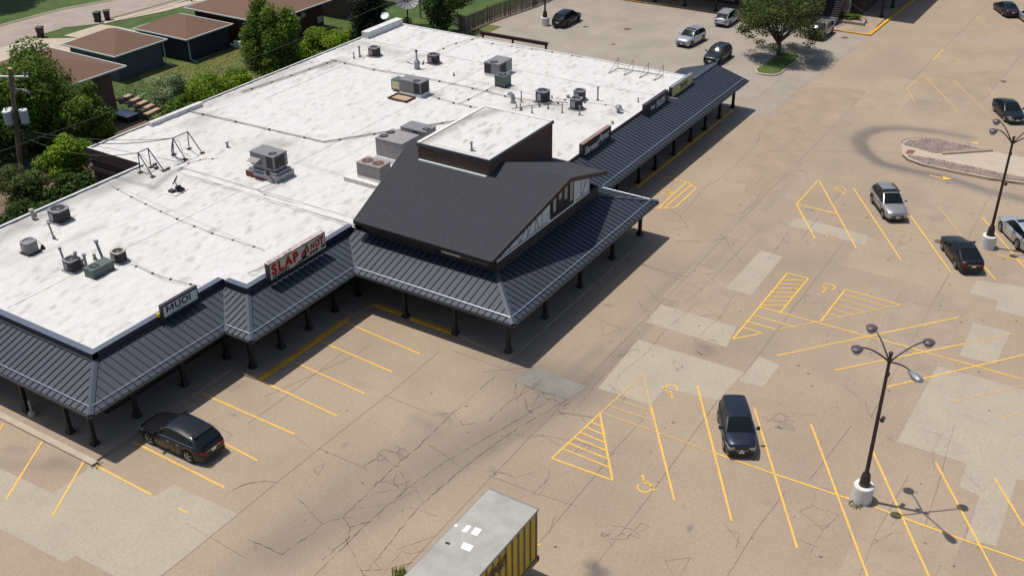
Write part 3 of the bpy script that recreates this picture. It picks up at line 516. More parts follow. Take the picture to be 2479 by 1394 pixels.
# canopies
eave=2.65; SL=.3
def canopy(name,E0,a,nv,poly,w,ribs=.45,uoff=.2,snow=True,s=SL,ze=eave,mi_m='metal',rh=.055):
    E0=Vector((E0[0],E0[1],0)); a=Vector((a[0],a[1],0)); nv=Vector((nv[0],nv[1],0))
    P=lambda u,v,dz=0:tuple(E0+a*u+nv*v+Vector((0,0,ze+s*v+dz)))
    b=MB(); nn=len(poly); ccw=a.cross(nv).z>0
    pp=poly if ccw else poly[::-1]
    b.add([P(u,v) for u,v in pp]+[P(u,v,-.12) for u,v in pp],[tuple(range(nn)),tuple(range(nn,2*nn))[::-1]]+[((i+1)%nn,i,nn+i,nn+(i+1)%nn) for i in range(nn)],0)
    us=[p[0] for p in poly]; u=min(us)+uoff
    def vr(u):
        vs=[]
        for i in range(nn):
            (u0,v0),(u1,v1)=poly[i],poly[(i+1)%nn]
            if (u0-u)*(u1-u)<0: vs.append(v0+(v1-v0)*(u-u0)/(u1-u0))
        return (min(vs),max(vs)) if len(vs)>=2 else None
    while u<max(us):
        r=vr(u)
        if r and r[1]-r[0]>.25:
            v0,v1=r[0]+(.0 if r[0]<.01 else .1),r[1]-.08; h=.028
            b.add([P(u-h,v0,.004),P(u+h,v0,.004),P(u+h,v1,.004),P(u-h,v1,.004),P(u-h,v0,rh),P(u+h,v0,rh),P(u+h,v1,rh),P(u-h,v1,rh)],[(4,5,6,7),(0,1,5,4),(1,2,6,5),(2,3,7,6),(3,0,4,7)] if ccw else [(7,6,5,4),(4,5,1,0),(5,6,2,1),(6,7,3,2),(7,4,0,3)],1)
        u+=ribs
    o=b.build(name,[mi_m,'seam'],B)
    if snow:
        t=MB(); r0=[p for p in poly]; vv=.34; 
        lo=min(u for u,v in poly if v<.01); hi=max(u for u,v in poly if v<.01)
        # shorten towards hips, lengthen towards valleys
        t.tube([P(lo+snow[0],vv,.085),P(hi-snow[1],vv,.085)],.019,6); t.build('snow_rail','snow',o)
    return o
c=2.62
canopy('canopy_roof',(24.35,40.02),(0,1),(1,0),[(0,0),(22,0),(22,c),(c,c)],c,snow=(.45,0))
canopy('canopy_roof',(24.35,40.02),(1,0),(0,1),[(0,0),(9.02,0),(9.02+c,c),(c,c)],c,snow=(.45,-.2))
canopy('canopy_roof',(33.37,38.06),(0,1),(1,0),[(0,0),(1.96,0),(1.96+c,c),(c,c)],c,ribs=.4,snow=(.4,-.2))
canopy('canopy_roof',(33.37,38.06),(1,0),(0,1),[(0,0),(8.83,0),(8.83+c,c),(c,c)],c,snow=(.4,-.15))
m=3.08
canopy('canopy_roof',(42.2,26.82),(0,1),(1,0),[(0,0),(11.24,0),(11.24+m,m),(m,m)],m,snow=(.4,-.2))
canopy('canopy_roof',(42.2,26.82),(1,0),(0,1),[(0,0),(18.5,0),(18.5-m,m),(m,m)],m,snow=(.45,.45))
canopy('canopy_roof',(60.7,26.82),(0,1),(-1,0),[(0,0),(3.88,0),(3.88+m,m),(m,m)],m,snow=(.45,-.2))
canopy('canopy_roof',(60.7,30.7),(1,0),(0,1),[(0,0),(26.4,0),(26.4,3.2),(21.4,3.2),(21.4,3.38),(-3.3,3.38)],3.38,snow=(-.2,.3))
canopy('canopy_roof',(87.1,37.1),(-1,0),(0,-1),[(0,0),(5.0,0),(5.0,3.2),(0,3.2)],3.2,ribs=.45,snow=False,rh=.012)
def hipcap(p,q,w=.17):
    hc=MB()
    p,q=Vector(p),Vector(q); d=(q-p).normalized(); sd=d.cross(Vector((0,0,1))).normalized(); u=Vector((0,0,1))
    hc.add([tuple(p-sd*w+u*.03),tuple(p+u*.1),tuple(p+sd*w+u*.03),tuple(q-sd*w+u*.03),tuple(q+u*.1),tuple(q+sd*w+u*.03)],[(0,1,4,3),(1,2,5,4),(0,2,1),(3,4,5)]); hc.build('hip_cap','hipcap',B)
H=lambda x,y,dx,dy,t:((x,y,eave),(x+dx*t,y+dy*t,eave+SL*t))
hipcap(*H(24.35,40.02,1,1,c)); hipcap(*H(33.37,38.06,1,1,c)); hipcap(*H(42.2,26.82,1,1,m)); hipcap(*H(60.7,26.82,-1,1,m)); hipcap((82.2,33.9,3.61),(87.15,33.9,3.61),.22)
for q_ in ((26.82,26.95,42.7,60),(26.95,36,42.56,42.7)): fl=MB(); fl.box(*q_,3.44,3.5); fl.build('flashing','hipcap',B)
# soffit and fascia
sf=MB(); 
for x0,x1,y0,y1,zz in ((24.4,27,40.07,62,2.44),(27,36.1,40.07,42.8,2.441),(33.42,45.3,38.11,40.8,2.443),(42.25,45.35,26.87,38.1,2.445),(45.35,60.65,26.87,30,2.446),(57.5,60.65,30,34.2,2.447),(60.65,87,30.75,34.2,2.448),(82.1,87,34.2,37,2.449)): sf.box(x0,x1,y0,y1,zz-.03,zz)
sf.build('soffit','soffit',B)
fa=MB()
def fas(x0,y0,x1,y1): 
    d=Vector((x1-x0,y1-y0,0)).normalized(); q=(d.y*.05,-d.x*.05); fa.prism([(x0,y0),(x1,y1),(x1+q[0],y1+q[1]),(x0+q[0],y0+q[1])],2.42,2.6)
    q2=(d.y*.13,-d.x*.13); fa.prism([(x0+q[0],y0+q[1]),(x1+q[0],y1+q[1]),(x1+q2[0],y1+q2[1]),(x0+q2[0],y0+q2[1])],2.5,2.61)
fas(24.38,62,24.38,40.05); fas(24.3,40.05,33.4,40.05); fas(33.4,40.0,33.4,38.09); fas(33.35,38.09,42.2,38.09); fas(42.23,38,42.23,26.85); fas(42.15,26.85,60.7,26.85); fas(60.67,26.85,60.67,30.72); fas(60.7,30.73,87.1,30.73); fas(87.07,30.7,87.07,37.1)
fa.build('gutter','fascia',B)
# posts with flared feet
def post(x,y,top=2.45):
    b=MB(); r=.105
    b.add([(x+sx*q,y+sy*q,z) for q,z in((.19,.11),(.19,.18),(r,.5),(r,top)) for sx,sy in((-1,-1),(1,-1),(1,1),(-1,1))],[(i*4+k,i*4+(k+1)%4,(i+1)*4+(k+1)%4,(i+1)*4+k) for i in range(3) for k in range(4)])
    b.box(x-.16,x+.16,y-.16,y+.16,top-.18,top); b.build('post','post',B)
for x in (24.87,27.6,30.9,34.06): post(x,41.07)
for y in (42.95,46.45,50,54): post(24.85,y)
for x in (34.15,36.5,38.87,41.25,43.5): post(x,39.13)
for y in (35.07,31.4,27.68): post(43.02,y)
for x in (47.3,51.65,56,60.1): post(x,27.77)
for x in (64.2,67.8,70.7,74.1,77.4,80.35,83.45,86.5): post(x,31.65)
post(86.4,36.3)
# storefront glazing under the canopies
def shop(x0,x1,y,nrm):
    f=MB(); f.box(x0,x1,y-.06,y+.02,.35,2.3); o=f.build('window_frame','line',B); gq=MB(); k=max(1,round((x1-x0)/1.4)); wd=(x1-x0)/k
    for i in range(k): gq.box(x0+i*wd+.06,x0+(i+1)*wd-.06,y-.075,y-.06,.42,2.22)
    gq.build('pane','glass',o)
def shopx(y0,y1,x):
    f=MB(); f.box(x-.06,x+.02,y0,y1,.35,2.3); o=f.build('window_frame','line',B); gq=MB(); k=max(1,round((y1-y0)/1.4)); wd=(y1-y0)/k
    for i in range(k): gq.box(x-.075,x-.06,y0+i*wd+.06,y0+(i+1)*wd-.06,.42,2.22)
    gq.build('pane','glass',o)
for x0,x1,y in ((28,30.6,42.68),(31.6,34.8,42.68),(37,40,40.68),(41.5,44,40.68),(47,50.5,29.88),(52,55.5,29.88),(59,62,34.08),(63.5,66,34.08),(67.5,70.5,34.08),(72,75,34.08),(76.5,79,34.08)): shop(x0,x1,y,0)
for y0,y1,x in ((44,47,26.93),(49,52,26.93),(31,34,45.28),(36,39,45.28)): shopx(y0,y1,x)
for x,y in ((35.2,42.68),(40.7,40.68),(51.2,29.88),(62.6,34.08),(71.2,34.08),(75.6,34.08)): dd=MB(); dd.box(x-.48,x+.48,y-.07,y,.12,2.25); dd.build('door','black',B)
# prow gable hall
zr=lambda x:4.72+.349*(x-44.5) if x<51.9 else 7.303-.343*(x-51.9)
g=MB(); T=.1
def gp(x,y,dz=0): return (x,y,zr(x)+dz)
near=[(44.5,29.74),(51.9,28.8),(51.9,40.75),(44.5,39.85)]; far=[(51.9,28.8),(58.6,29.74),(58.6,39.85),(51.9,40.75)]
for q in (near,far):
    g.add([gp(*p) for p in q]+[gp(*p,-.1) for p in q],[(0,1,2,3),(7,6,5,4),(1,0,4,5),(2,1,5,6),(3,2,6,7),(0,3,7,4)])
gr=g.build('gable_roof','shingle',B)
rk=MB()
def board(a,b_,h=.26,t=.06,mi=0):
    a,b_=Vector(a),Vector(b_); d=(b_-a); q=Vector((d.y,-d.x,0)).normalized()*t
    rk.add([tuple(a+Vector((0,0,.02))),tuple(b_+Vector((0,0,.02))),tuple(b_-Vector((0,0,h))),tuple(a-Vector((0,0,h))),tuple(a+q+Vector((0,0,.02))),tuple(b_+q+Vector((0,0,.02))),tuple(b_+q-Vector((0,0,h))),tuple(a+q-Vector((0,0,h)))],[(3,2,1,0),(4,5,6,7),(0,1,5,4),(2,3,7,6),(1,2,6,5),(3,0,4,7)],mi)
board(gp(44.5,29.74),gp(51.9,28.8)); board(gp(51.9,28.8),gp(58.6,29.74)); board(gp(44.5,39.85),gp(44.5,29.74),.2); board(gp(58.6,29.74),gp(58.6,39.85),.2); board(gp(51.9,40.75),gp(44.5,39.85),.2)
rk.build('rake_board','rake',gr)
sb=MB(); sb.box(44.95,45.3,30.3,32.2,4.05,4.3,mi=0); sb.box(44.95,45.3,32.2,33.6,4.05,4.3,mi=1); sb.box(44.95,45.3,33.6,35.4,4.05,4.3,mi=2); sb.box(44.95,45.3,35.4,39.7,4.05,4.3,mi=2); sb.build('eave_beam',['bricksoft','signcream','stone'],B)
# closing walls of the hall up to the roof, white half timbered gable
yg=29.82
wl=MB(); wl.poly([(46.0,yg,4.28),(56.4,yg,4.28),(56.4,yg,zr(56.4)-.1),(51.9,yg,7.18),(46.0,yg,zr(46)-.1)]); wl.poly([(56.4,yg,4.28),(56.4,40,4.28),(56.4,40,zr(56.4)-.1),(56.4,yg,zr(56.4)-.1)])
wl.poly([(45.2,yg,4.28),(46.0,yg,4.28),(46.0,yg,zr(46)-.1),(45.2,yg,zr(45.2)-.1)])
gw=wl.build('gable_panel','panel',B)
rb=MB(); rb.poly([(45.3,39.55,3.7),(45.3,39.55,4.85),(51.9,39.55,7.15),(58.2,39.55,5.0),(58.2,39.55,3.7)]); rb.poly([(58.0,34.2,3.7),(58.0,39.55,3.7),(58.0,39.55,5.1),(58.0,34.2,5.1)]); rb.build('rear_gable_wall','stone',B)
tr=MB()
def trim(x0,z0,x1,z1,w=.05):
    d=Vector((x1-x0,0,z1-z0)).normalized(); q=Vector((-d.z,0,d.x))*w/2; y=yg
    tr.add([(x0+q.x,y-.03,z0+q.z),(x1+q.x,y-.03,z1+q.z),(x1-q.x,y-.03,z1-q.z),(x0-q.x,y-.03,z0-q.z),(x0+q.x,y,z0+q.z),(x1+q.x,y,z1+q.z),(x1-q.x,y,z1-q.z),(x0-q.x,y,z0-q.z)],[(3,2,1,0),(0,1,5,4),(1,2,6,5),(2,3,7,6),(3,0,4,7)])
trim(45.4,4.45,51.0,4.45); trim(54.6,4.45,56.3,4.45)
for x in (46.6,47.6,48.6,49.5,50.3,55.2,56.3): trim(x,4.45,x,zr(x)-.15,.03)
trim(48.6,4.5,49.3,5.6); trim(49.5,5.6,49.9,4.5); trim(55.3,4.5,55.9,5.4); trim(47.7,4.5,48.4,5.1)
tr.build('half_timber_trim','thintrim',gw)
for i,x in enumerate((51.35,52.05,52.75,53.45)):
    f=MB(); top=min(zr(x+.05),zr(x+.65))-.22; f.box(x-.06,x+.66,yg-.09,yg-.005,4.5,top+.12); wf=f.build('gable_window','rake',gw)
    p=MB(); p.box(x+.1,x+.52,yg-.105,yg-.09,4.65,top,mi=0); hh=(4.9,5.5,5.2,4.8)[i]; p.box(x+.14,x+.46,yg-.115,yg-.105,hh,top-.08,mi=1); p.build('pane',['glass','glassback'],wf)
bw=MB(); bw.box(45.28,57.62,29.84,30.0,3.4,4.3); bw.box(45.28,45.42,30,39.5,3.4,4.6); bw.box(57.5,57.62,30,34.2,3.4,4.3); bw.build('stone_band','stone',B)
# brick penthouse on the white roof
ph=MB(); ph.box(50.48,58.2,33.72,39.2,3.8,7.86); pw2=ph.build('penthouse_wall','brickbrown',B)
pc=MB(); pc.box(50.4,58.28,33.64,39.28,7.7,7.88); pc.build('penthouse_coping','coping',B)
pst=[([(50.6,38.9),(55.5,38.9)],.5,.6),([(56,38.8),(58,38)],.6,.6),([(50.7,34),(50.7,38)],.15,.3),([(54,36.5),(54.6,36.4)],.3,.4)]
for k in range(40): x,y=rr.uniform(50.8,58),rr.uniform(34,39); pst.append(([(x,y),(x+.4,y+.1)],rr.uniform(.06,.14),rr.uniform(.2,.5)))
grid('penthouse_roof',50.5,58.18,33.74,39.18,7.9,.12,None,'membrane',pst,parent=B)
pt=MB(); pt.box(50.46,58.22,39.0,39.24,7.88,7.96); pt.box(58.0,58.22,33.7,39.0,7.88,7.955); pt.build('penthouse_edge','whiteold',B)
fl=MB(); fl.box(50.3,50.46,33.9,39.1,6.72,6.82); fl.build('wall_flashing','gutter',B)
# ---------------------------------------------------------------- signs on the parapet
def signbox(name,label,x0,x1,y,z0,z1,d,side,top,facecol,m=.06):
    t=thing(name,label,'shop sign',((x0+x1)/2,y+d/2,z0)); b=MB(); b.box(x0,x1,y,y+d,z0,z1); b.build('cabinet',side,t)
    b=MB(); b.box(x0-.01,x1+.01,y-.012,y+d+.01,z1,z1+.025); b.build('cabinet_top',top,t)
    b=MB(); b.box(x0+m,x1-m,y-.022,y-.001,z0+m,z1-m); b.build('sign_face',facecol,t); return t
t=signbox('shop_sign','cream hockey shop sign with big red letters and a peeling top edge',37.35,42.2,40.18,3.8,4.87,.32,'signframe','signtop2','signcream')
y=40.155
for ch,x,s_ in (('S',37.58,.78),('L',38.1,.76),('A',38.68,.74),('P',39.36,.72)): text(ch,s_*1.1,'signred',t,'letter',(x-.06,y,4.14),.012,align='LEFT',weight=.045,sx=1.05)
for ch,x,z,s_ in (('S',40.5,4.28,.4),('H',40.84,4.28,.46),('O',41.22,4.27,.52),('T',41.64,4.24,.6)): text(ch,s_*1.15,'signred',t,'letter',(x,y,z),.012,align='LEFT',weight=.03,sx=.82)
text('HOCKEY',.28,'signblk',t,'lettering',(37.55,y,3.88),.01,align='LEFT',weight=.012,sx=1.2,sp=1.05); text('SHOP',.26,'signblk',t,'lettering',(40.7,y,3.98),.01,align='LEFT',weight=.012,sx=1.15)
em=MB()
def disc(b,x,z,r,yy,mi,n=20,ry=1): b.add([(x+r*math.cos(2*math.pi*k/n),yy,z+ry*r*math.sin(2*math.pi*k/n)) for k in range(n)],[tuple(range(n))],mi)
disc(em,40.2,4.27,.27,y-.008,0); disc(em,40.16,4.32,.16,y-.013,1,ry=1.15); em.add([(40.3,y-.01,4.45),(40.45,y-.01,4.8),(40.56,y-.01,4.8),(40.4,y-.01,4.42)],[(0,1,2,3)],0)
em.add([(39.8,y-.009,4.2),(40.15,y-.009,4.7),(40.25,y-.009,4.66),(39.9,y-.009,4.1)],[(3,2,1,0)],2); em.add([(39.4,y-.006,3.88),(40.6,y-.006,3.94),(40.6,y-.006,4.04),(39.8,y-.006,4.02)],[(0,1,2,3)],0); em.add([(41.75,y-.006,3.98),(42.08,y-.006,4.0),(42.08,y-.006,4.16),(41.75,y-.006,4.14)],[(0,1,2,3)],0)
em.build('puck_emblem',['signblk','signpink','letter'],t)
bc=MB(); bc.tube([(37.5,40.6,4.6),(37.3,41.9,3.86)],.025,6); bc.build('brace','galv',t)
t=signbox('shop_sign','white sign reading MUOI in a thick black frame',31.35,33.95,42.38,3.68,4.5,.2,'signframe','signframe','signwhite',.1)
text('UOI',.55,'signblk',t,'lettering',(32.22,42.352,3.98),.01,align='LEFT',weight=.014,sx=1.15,sp=1.08)
mm=MB(); yy=42.352
for q_ in (((31.62,3.98),(31.74,3.98),(31.74,4.37),(31.62,4.37)),((32.03,3.98),(32.15,3.98),(32.15,4.37),(32.03,4.37)),((31.74,4.37),(31.74,4.22),(31.885,4.0),(31.885,4.14)),((31.885,4.14),(31.885,4.0),(32.03,4.22),(32.03,4.37))): mm.add([(a,yy,b) for a,b in q_],[(0,1,2,3)])
mm.build('lettering','signblk',t)
text('Salon and Barbers',.13,'acgrey',t,'small_lettering',(31.9,42.352,3.82),.006,align='LEFT',sx=1.2)
bc=MB(); bc.box(31.15,31.3,42.5,42.62,3.9,4.1); bc.build('flood_lamp','yellow',t)
t=signbox('shop_sign','black sign with white script reading Sherwood Forest and a faded pink top',62.55,66.9,33.72,3.4,4.62,.3,'signframe','signtop','signblack')
text('Sherwood',.8,'letter',t,'lettering',(62.8,33.695,3.75),.01,align='LEFT',shear=.35,sx=.62,weight=.012); text('Forest',.82,'letter',t,'lettering',(65.0,33.695,3.95),.01,align='LEFT',shear=.35,sx=.66,weight=.012); text('HAIR DESIGN',.14,'signtop',t,'small_lettering',(65.1,33.695,3.68),.006,align='LEFT',sx=1.0)
t=signbox('shop_sign','black sign reading SALON in white capitals next to the pale yellow one',72.5,76.65,33.6,3.3,4.4,.3,'signframe','signframe','signblack')
text('Ahead',.5,'letter',t,'lettering',(73.4,33.575,3.72),.01,align='LEFT',shear=.3,sx=.55,weight=.008); text('SALON',.8,'letter',t,'lettering',(74.45,33.575,3.62),.01,align='LEFT',sx=.62,weight=.012); text('SALON AND SPA',.16,'glassback',t,'small_lettering',(73.3,33.575,3.45),.006,align='LEFT')
t=signbox('shop_sign','pale yellow sign at the far corner with small dark lettering',77.45,81.6,33.62,3.45,4.35,.3,'signframe','galv','signyel',.05)
lt=MB(); lx=79.08
for wd,h in ((.1,.3),(.14,.22),(.1,.22),(.05,.3),(.13,.2),(.1,.24),(.14,.22),(.05,.32),(.12,.24)): lt.box(lx,lx+wd,33.588,33.6,3.9,3.9+h); lt.box(lx+.02,lx+wd+.02,33.588,33.6,3.74,3.82); lx+=wd+.05
lt.box(78.92,79.02,33.586,33.6,3.68,4.2); lt.build('lettering','signblk',t)
em=MB(); em.box(78.6,78.98,33.585,33.6,3.55,4.1); em.build('yellow_mark','yellow',t)
# ---------------------------------------------------------------- roof plant
RT=3.84
def condenser(p,w,h,label,body='acdark',rim='acrim',rz=0.0,pad=True,cat='air conditioner',group='round cornered condensers on the roof'):
    t=thing('condenser_unit',label,cat,(p[0],p[1],RT),rz,group); r=w/2*1.06
    if pad: b=MB(); b.box(-w*.62,w*.58,-w*.6,w*.62,0,.07); b.build('base_rail','galv' if body!='acgrey' else 'black',t,local=True)
    b=MB(); b.lathe((0,0,0),[(r,.08),(r,h-.05)],24,sq=5)
    for k in range(5): b.lathe((0,0,.12+k*(h-.25)/5),[(r*1.012,0),(r*1.012,.02)],24,sq=5)
    b.build('cabinet',body,t,local=True)
    b=MB(); n=24; vs=[]
    for rr_,z,sq in ((r*1.05,h-.06,5),(r*1.05,h,5),(r*.84,h+.012,2),(r*.8,h-.1,2)):
        for k in range(n):
            a=2*math.pi*k/n+math.pi/n; c_,s_=math.cos(a),math.sin(a); q=(abs(c_)**sq+abs(s_)**sq)**(-1/sq); vs.append((rr_*c_*q,rr_*s_*q,z))
    b.add(vs,[(i*n+k,i*n+(k+1)%n,(i+1)*n+(k+1)%n,(i+1)*n+k) for i in range(3) for k in range(n)]); b.build('top_rim',rim,t,local=True)
    b=MB(); b.lathe((0,0,h-.16),[(r*.8,0),(r*.8,.02)],20); b.build('fan_well','black',t,local=True)
    b=MB(); b.lathe((0,0,h-.13),[(r*.22,0),(r*.18,.09)],10)
    for k in range(3):
        a=k*2.1+.5; b.add([(0,0,h-.1),(r*.72*math.cos(a-.3),r*.72*math.sin(a-.3),h-.13),(r*.76*math.cos(a+.25),r*.76*math.sin(a+.25),h-.07)],[(0,1,2)])
    b.build('fan','galv',t,local=True)
    b=MB(); b.box(-r*1.07,-r*.98,-.12,.25,.2,h-.15); b.build('service_panel',rim,t,local=True)
    return t
condenser((36.16,57.14),1.02,.85,'largest dark condenser near the left back edge of the roof',rim='galv')
condenser((32.41,55.04),.74,.78,'lone grey condenser on a tilted dark base at the left of the roof','acgrey','actaupe')
condenser((32.34,51.02),.78,.72,'dark condenser beside the low green unit','acdark','acgrey')
condenser((34.44,49.51),.7,.7,'small dark brown condenser beside the tallest leaning vent pipe','acdark','acbeige')
condenser((72.86,60.91),.86,.8,'dark condenser nearest the trees at the back of the roof','acdark','actaupe')
condenser((73.88,55.06),.86,.82,'dark condenser just right of the flared chimney flue','acdark','acrim')
condenser((70.49,41.78),.92,.95,'dark condenser in the middle of the cluster of pipes','acdark','galv')
condenser((72.43,39.47),.78,.8,'condenser with a bright side panel, rear one of the tight pair','acdark','galv')
condenser((70.49,38.69),.8,.88,'dark condenser at the front of the tight pair','acdark','galv')
def boxunit(p,sx,sy,h,label,body,base=.12,fans=(),louv=(),curb=None,name='rooftop_unit',hood=None,well='black',cat='rooftop unit',fr=.27,curbm='white'):
    # p is the near corner on the roof (least x, least y)
    t=thing(name,label,cat,(p[0]+sx/2,p[1]+sy/2,RT)); z0=RT+base
    b=MB(); e=0 if curb is None else curb; b.box(p[0]-e,p[0]+sx+e,p[1]-e,p[1]+sy+e,RT-.02,z0); b.build('curb',curbm,t)
    b=MB(); b.box(p[0],p[0]+sx,p[1],p[1]+sy,z0,z0+h); b.box(p[0]-.02,p[0]+sx+.02,p[1]-.02,p[1]+sy+.02,z0+h-.04,z0+h+.02); b.build('cabinet',body,t)
    for (fx,fy) in fans:
        b=MB(); n=20; x,y=p[0]+fx*sx,p[1]+fy*sy; r=fr
        b.add([(x+r*math.cos(2*math.pi*k/n),y+r*math.sin(2*math.pi*k/n),z0+h+.026) for k in range(n)],[tuple(range(n))]); o=b.build('fan_well',well,t)
        b=MB(); b.lathe((x,y,z0+h+.027),[(r*.25,0),(r*.25,.02)],10); b.box(x-r,x+r,y-.012,y+.012,z0+h+.03,z0+h+.045); b.box(x-.012,x+.012,y-r,y+r,z0+h+.03,z0+h+.045); b.build('fan_guard','acgrey',o)
    for side,a0,a1 in louv:
        b=MB()
        if side=='x': b.box(p[0]-.02,p[0],p[1]+a0*sy,p[1]+a1*sy,z0+.06,z0+h-.1)
        else: b.box(p[0]+a0*sx,p[0]+a1*sx,p[1]-.02,p[1],z0+.06,z0+h-.1)
        b.build('louvre_panel','acdark',t)
    return t,z0
# low green unit, mid green unit
boxunit((32.15,48.98),1.5,.78,.5,'low dark green unit with a fan at one end among the vent pipes','acgreen',.05,[(.3,.5)],[],name='condenser_unit',cat='air conditioner',fr=.3,curbm='black')
boxunit((71.57,46.1),1.0,1.0,.8,'pale green topped unit standing against the dark packaged unit','acgreen',.12,[(.5,.5)],[],name='condenser_unit',cat='air conditioner',fr=.36,curbm='black')
# packaged unit on the stepped curb with an intake hood
q=(47.71,49.44)
t,z0=boxunit((q[0],q[1]),1.35,2.15,.95,'grey packaged unit with an intake hood standing on a tall stepped metal curb','acgrey',.82,[(.35,.22)],[('x',.05,.32),('y',.1,.8)],curb=-.08,fr=.3,curbm='galv')
b=MB(); b.box(q[0]-.25,q[0]+1.55,q[1]-.3,q[1]+2.45,RT,RT+.42); b.box(q[0]-.12,q[0]+1.45,q[1]-.15,q[1]+2.3,RT+.42,RT+.6); b.build('stepped_curb','galv',t)
b=MB(); b.box(q[0]-.3,q[0]-.25,q[1]+1.9,q[1]+2.5,RT,RT+.4); b.box(q[0]-.27,q[0]-.25,q[1]+.6,q[1]+1.9,RT,RT+.14); b.build('rust_patch','rust',t)
b=MB(); x,y,z=q[0],q[1]+1.2,z0+.6; b.add([(x,y,z),(x,y+.85,z),(x-.55,y+.85,z-.15),(x-.55,y,z-.15),(x,y,z-.5),(x,y+.85,z-.5)],[(0,3,2,1),(0,4,3),(1,2,5),(3,4,5,2)]); b.build('intake_hood','actaupe',t)
b=MB(); b.box(q[0]-.34,q[0]-.24,q[1]+.25,q[1]+.5,RT+.5,RT+.85); b.tube([(q[0]-.3,q[1]+.2,RT+.5),(q[0]-.32,q[1]-.1,RT+.2),(q[0]-.33,q[1]-.1,RT)],.03,6); b.build('isolator_box','black',t)
# long grey unit with a tray in front
q=(66.27,50.72)
t,z0=boxunit((q[0]-.2,q[1]),1.25,2.15,1.0,'dark grey packaged unit with a side box and a rusty tray lying in front','acgrey',.22,[(.3,.28)],[('x',.04,.3),('y',.1,.85)],fr=.32)
b=MB(); b.box(q[0]-.05,q[0]+.9,q[1]+2.15,q[1]+3.1,RT+.1,RT+1.0); b.build('side_box','acgreen',t); b=MB(); b.box(q[0]-.07,q[0]-.05,q[1]+2.2,q[1]+3.0,RT+.25,RT+.9); b.build('filter_panel','signyel',t)
tr_=thing('drip_tray','shallow brown metal tray with a tan bottom beside the long grey unit','tray',(q[0]-1.1,q[1]+1.3,RT)); b=MB()
for s_ in ((-1.75,-1.65,.3,2.2),(-.55,-.45,.3,2.2),(-1.75,-.45,.3,.4),(-1.75,-.45,2.1,2.2)): b.box(q[0]+s_[0],q[0]+s_[1],q[1]+s_[2],q[1]+s_[3],RT,RT+.14)
b.build('rim','brownsteel',tr_); b=MB(); b.box(q[0]-1.68,q[0]-.5,q[1]+.38,q[1]+2.12,RT+.005,RT+.04); b.build('bottom','stepwood',tr_)
# unit behind the green one
q=(73.41,47.86); t,z0=boxunit(q,2.1,1.5,.95,'dark packaged unit with a purple grey top behind the pale green unit','acgrey',.22,[(.2,.5)],[('x',.55,.98),('y',.1,.55)],fr=.36)
# three large units beside the brick block
q=(51.2,43.13); boxunit((q[0],q[1]),1.2,2.0,.95,'taupe condensing unit with two large rusty fan wells','actaupe',.16,[(.5,.28),(.5,.74)],[],curb=.02,fr=.42,well='rustpan')
b=MB(); q=(50.98,42.97); tt=thing('equipment_curb','long low white roof curb in front of the twin fan unit','roof curb',(q[0],q[1],RT)); b.box(q[0]-.7,q[0]-.35,q[1]-.7,q[1]+2.6,RT-.02,RT+.26); b.box(q[0]-.72,q[0]-.33,q[1]-.72,q[1]+2.62,RT+.26,RT+.29); b.build('curb','whiteold',tt)
q=(54.34,43.59); boxunit((q[0],q[1]),2.0,2.35,1.32,'biggest taupe rooftop unit with two dark fan wells at its rear corner','actaupe',.3,[(.28,.86),(.68,.86)],[],curb=.08,fr=.34)
q=(57.2,43.74); boxunit((q[0]+.3,q[1]+.2),1.35,2.2,1.1,'grey packaged unit partly hidden behind the brick block','acgrey',.25,[(.4,.12)],[('x',.3,.5)],fr=.3)
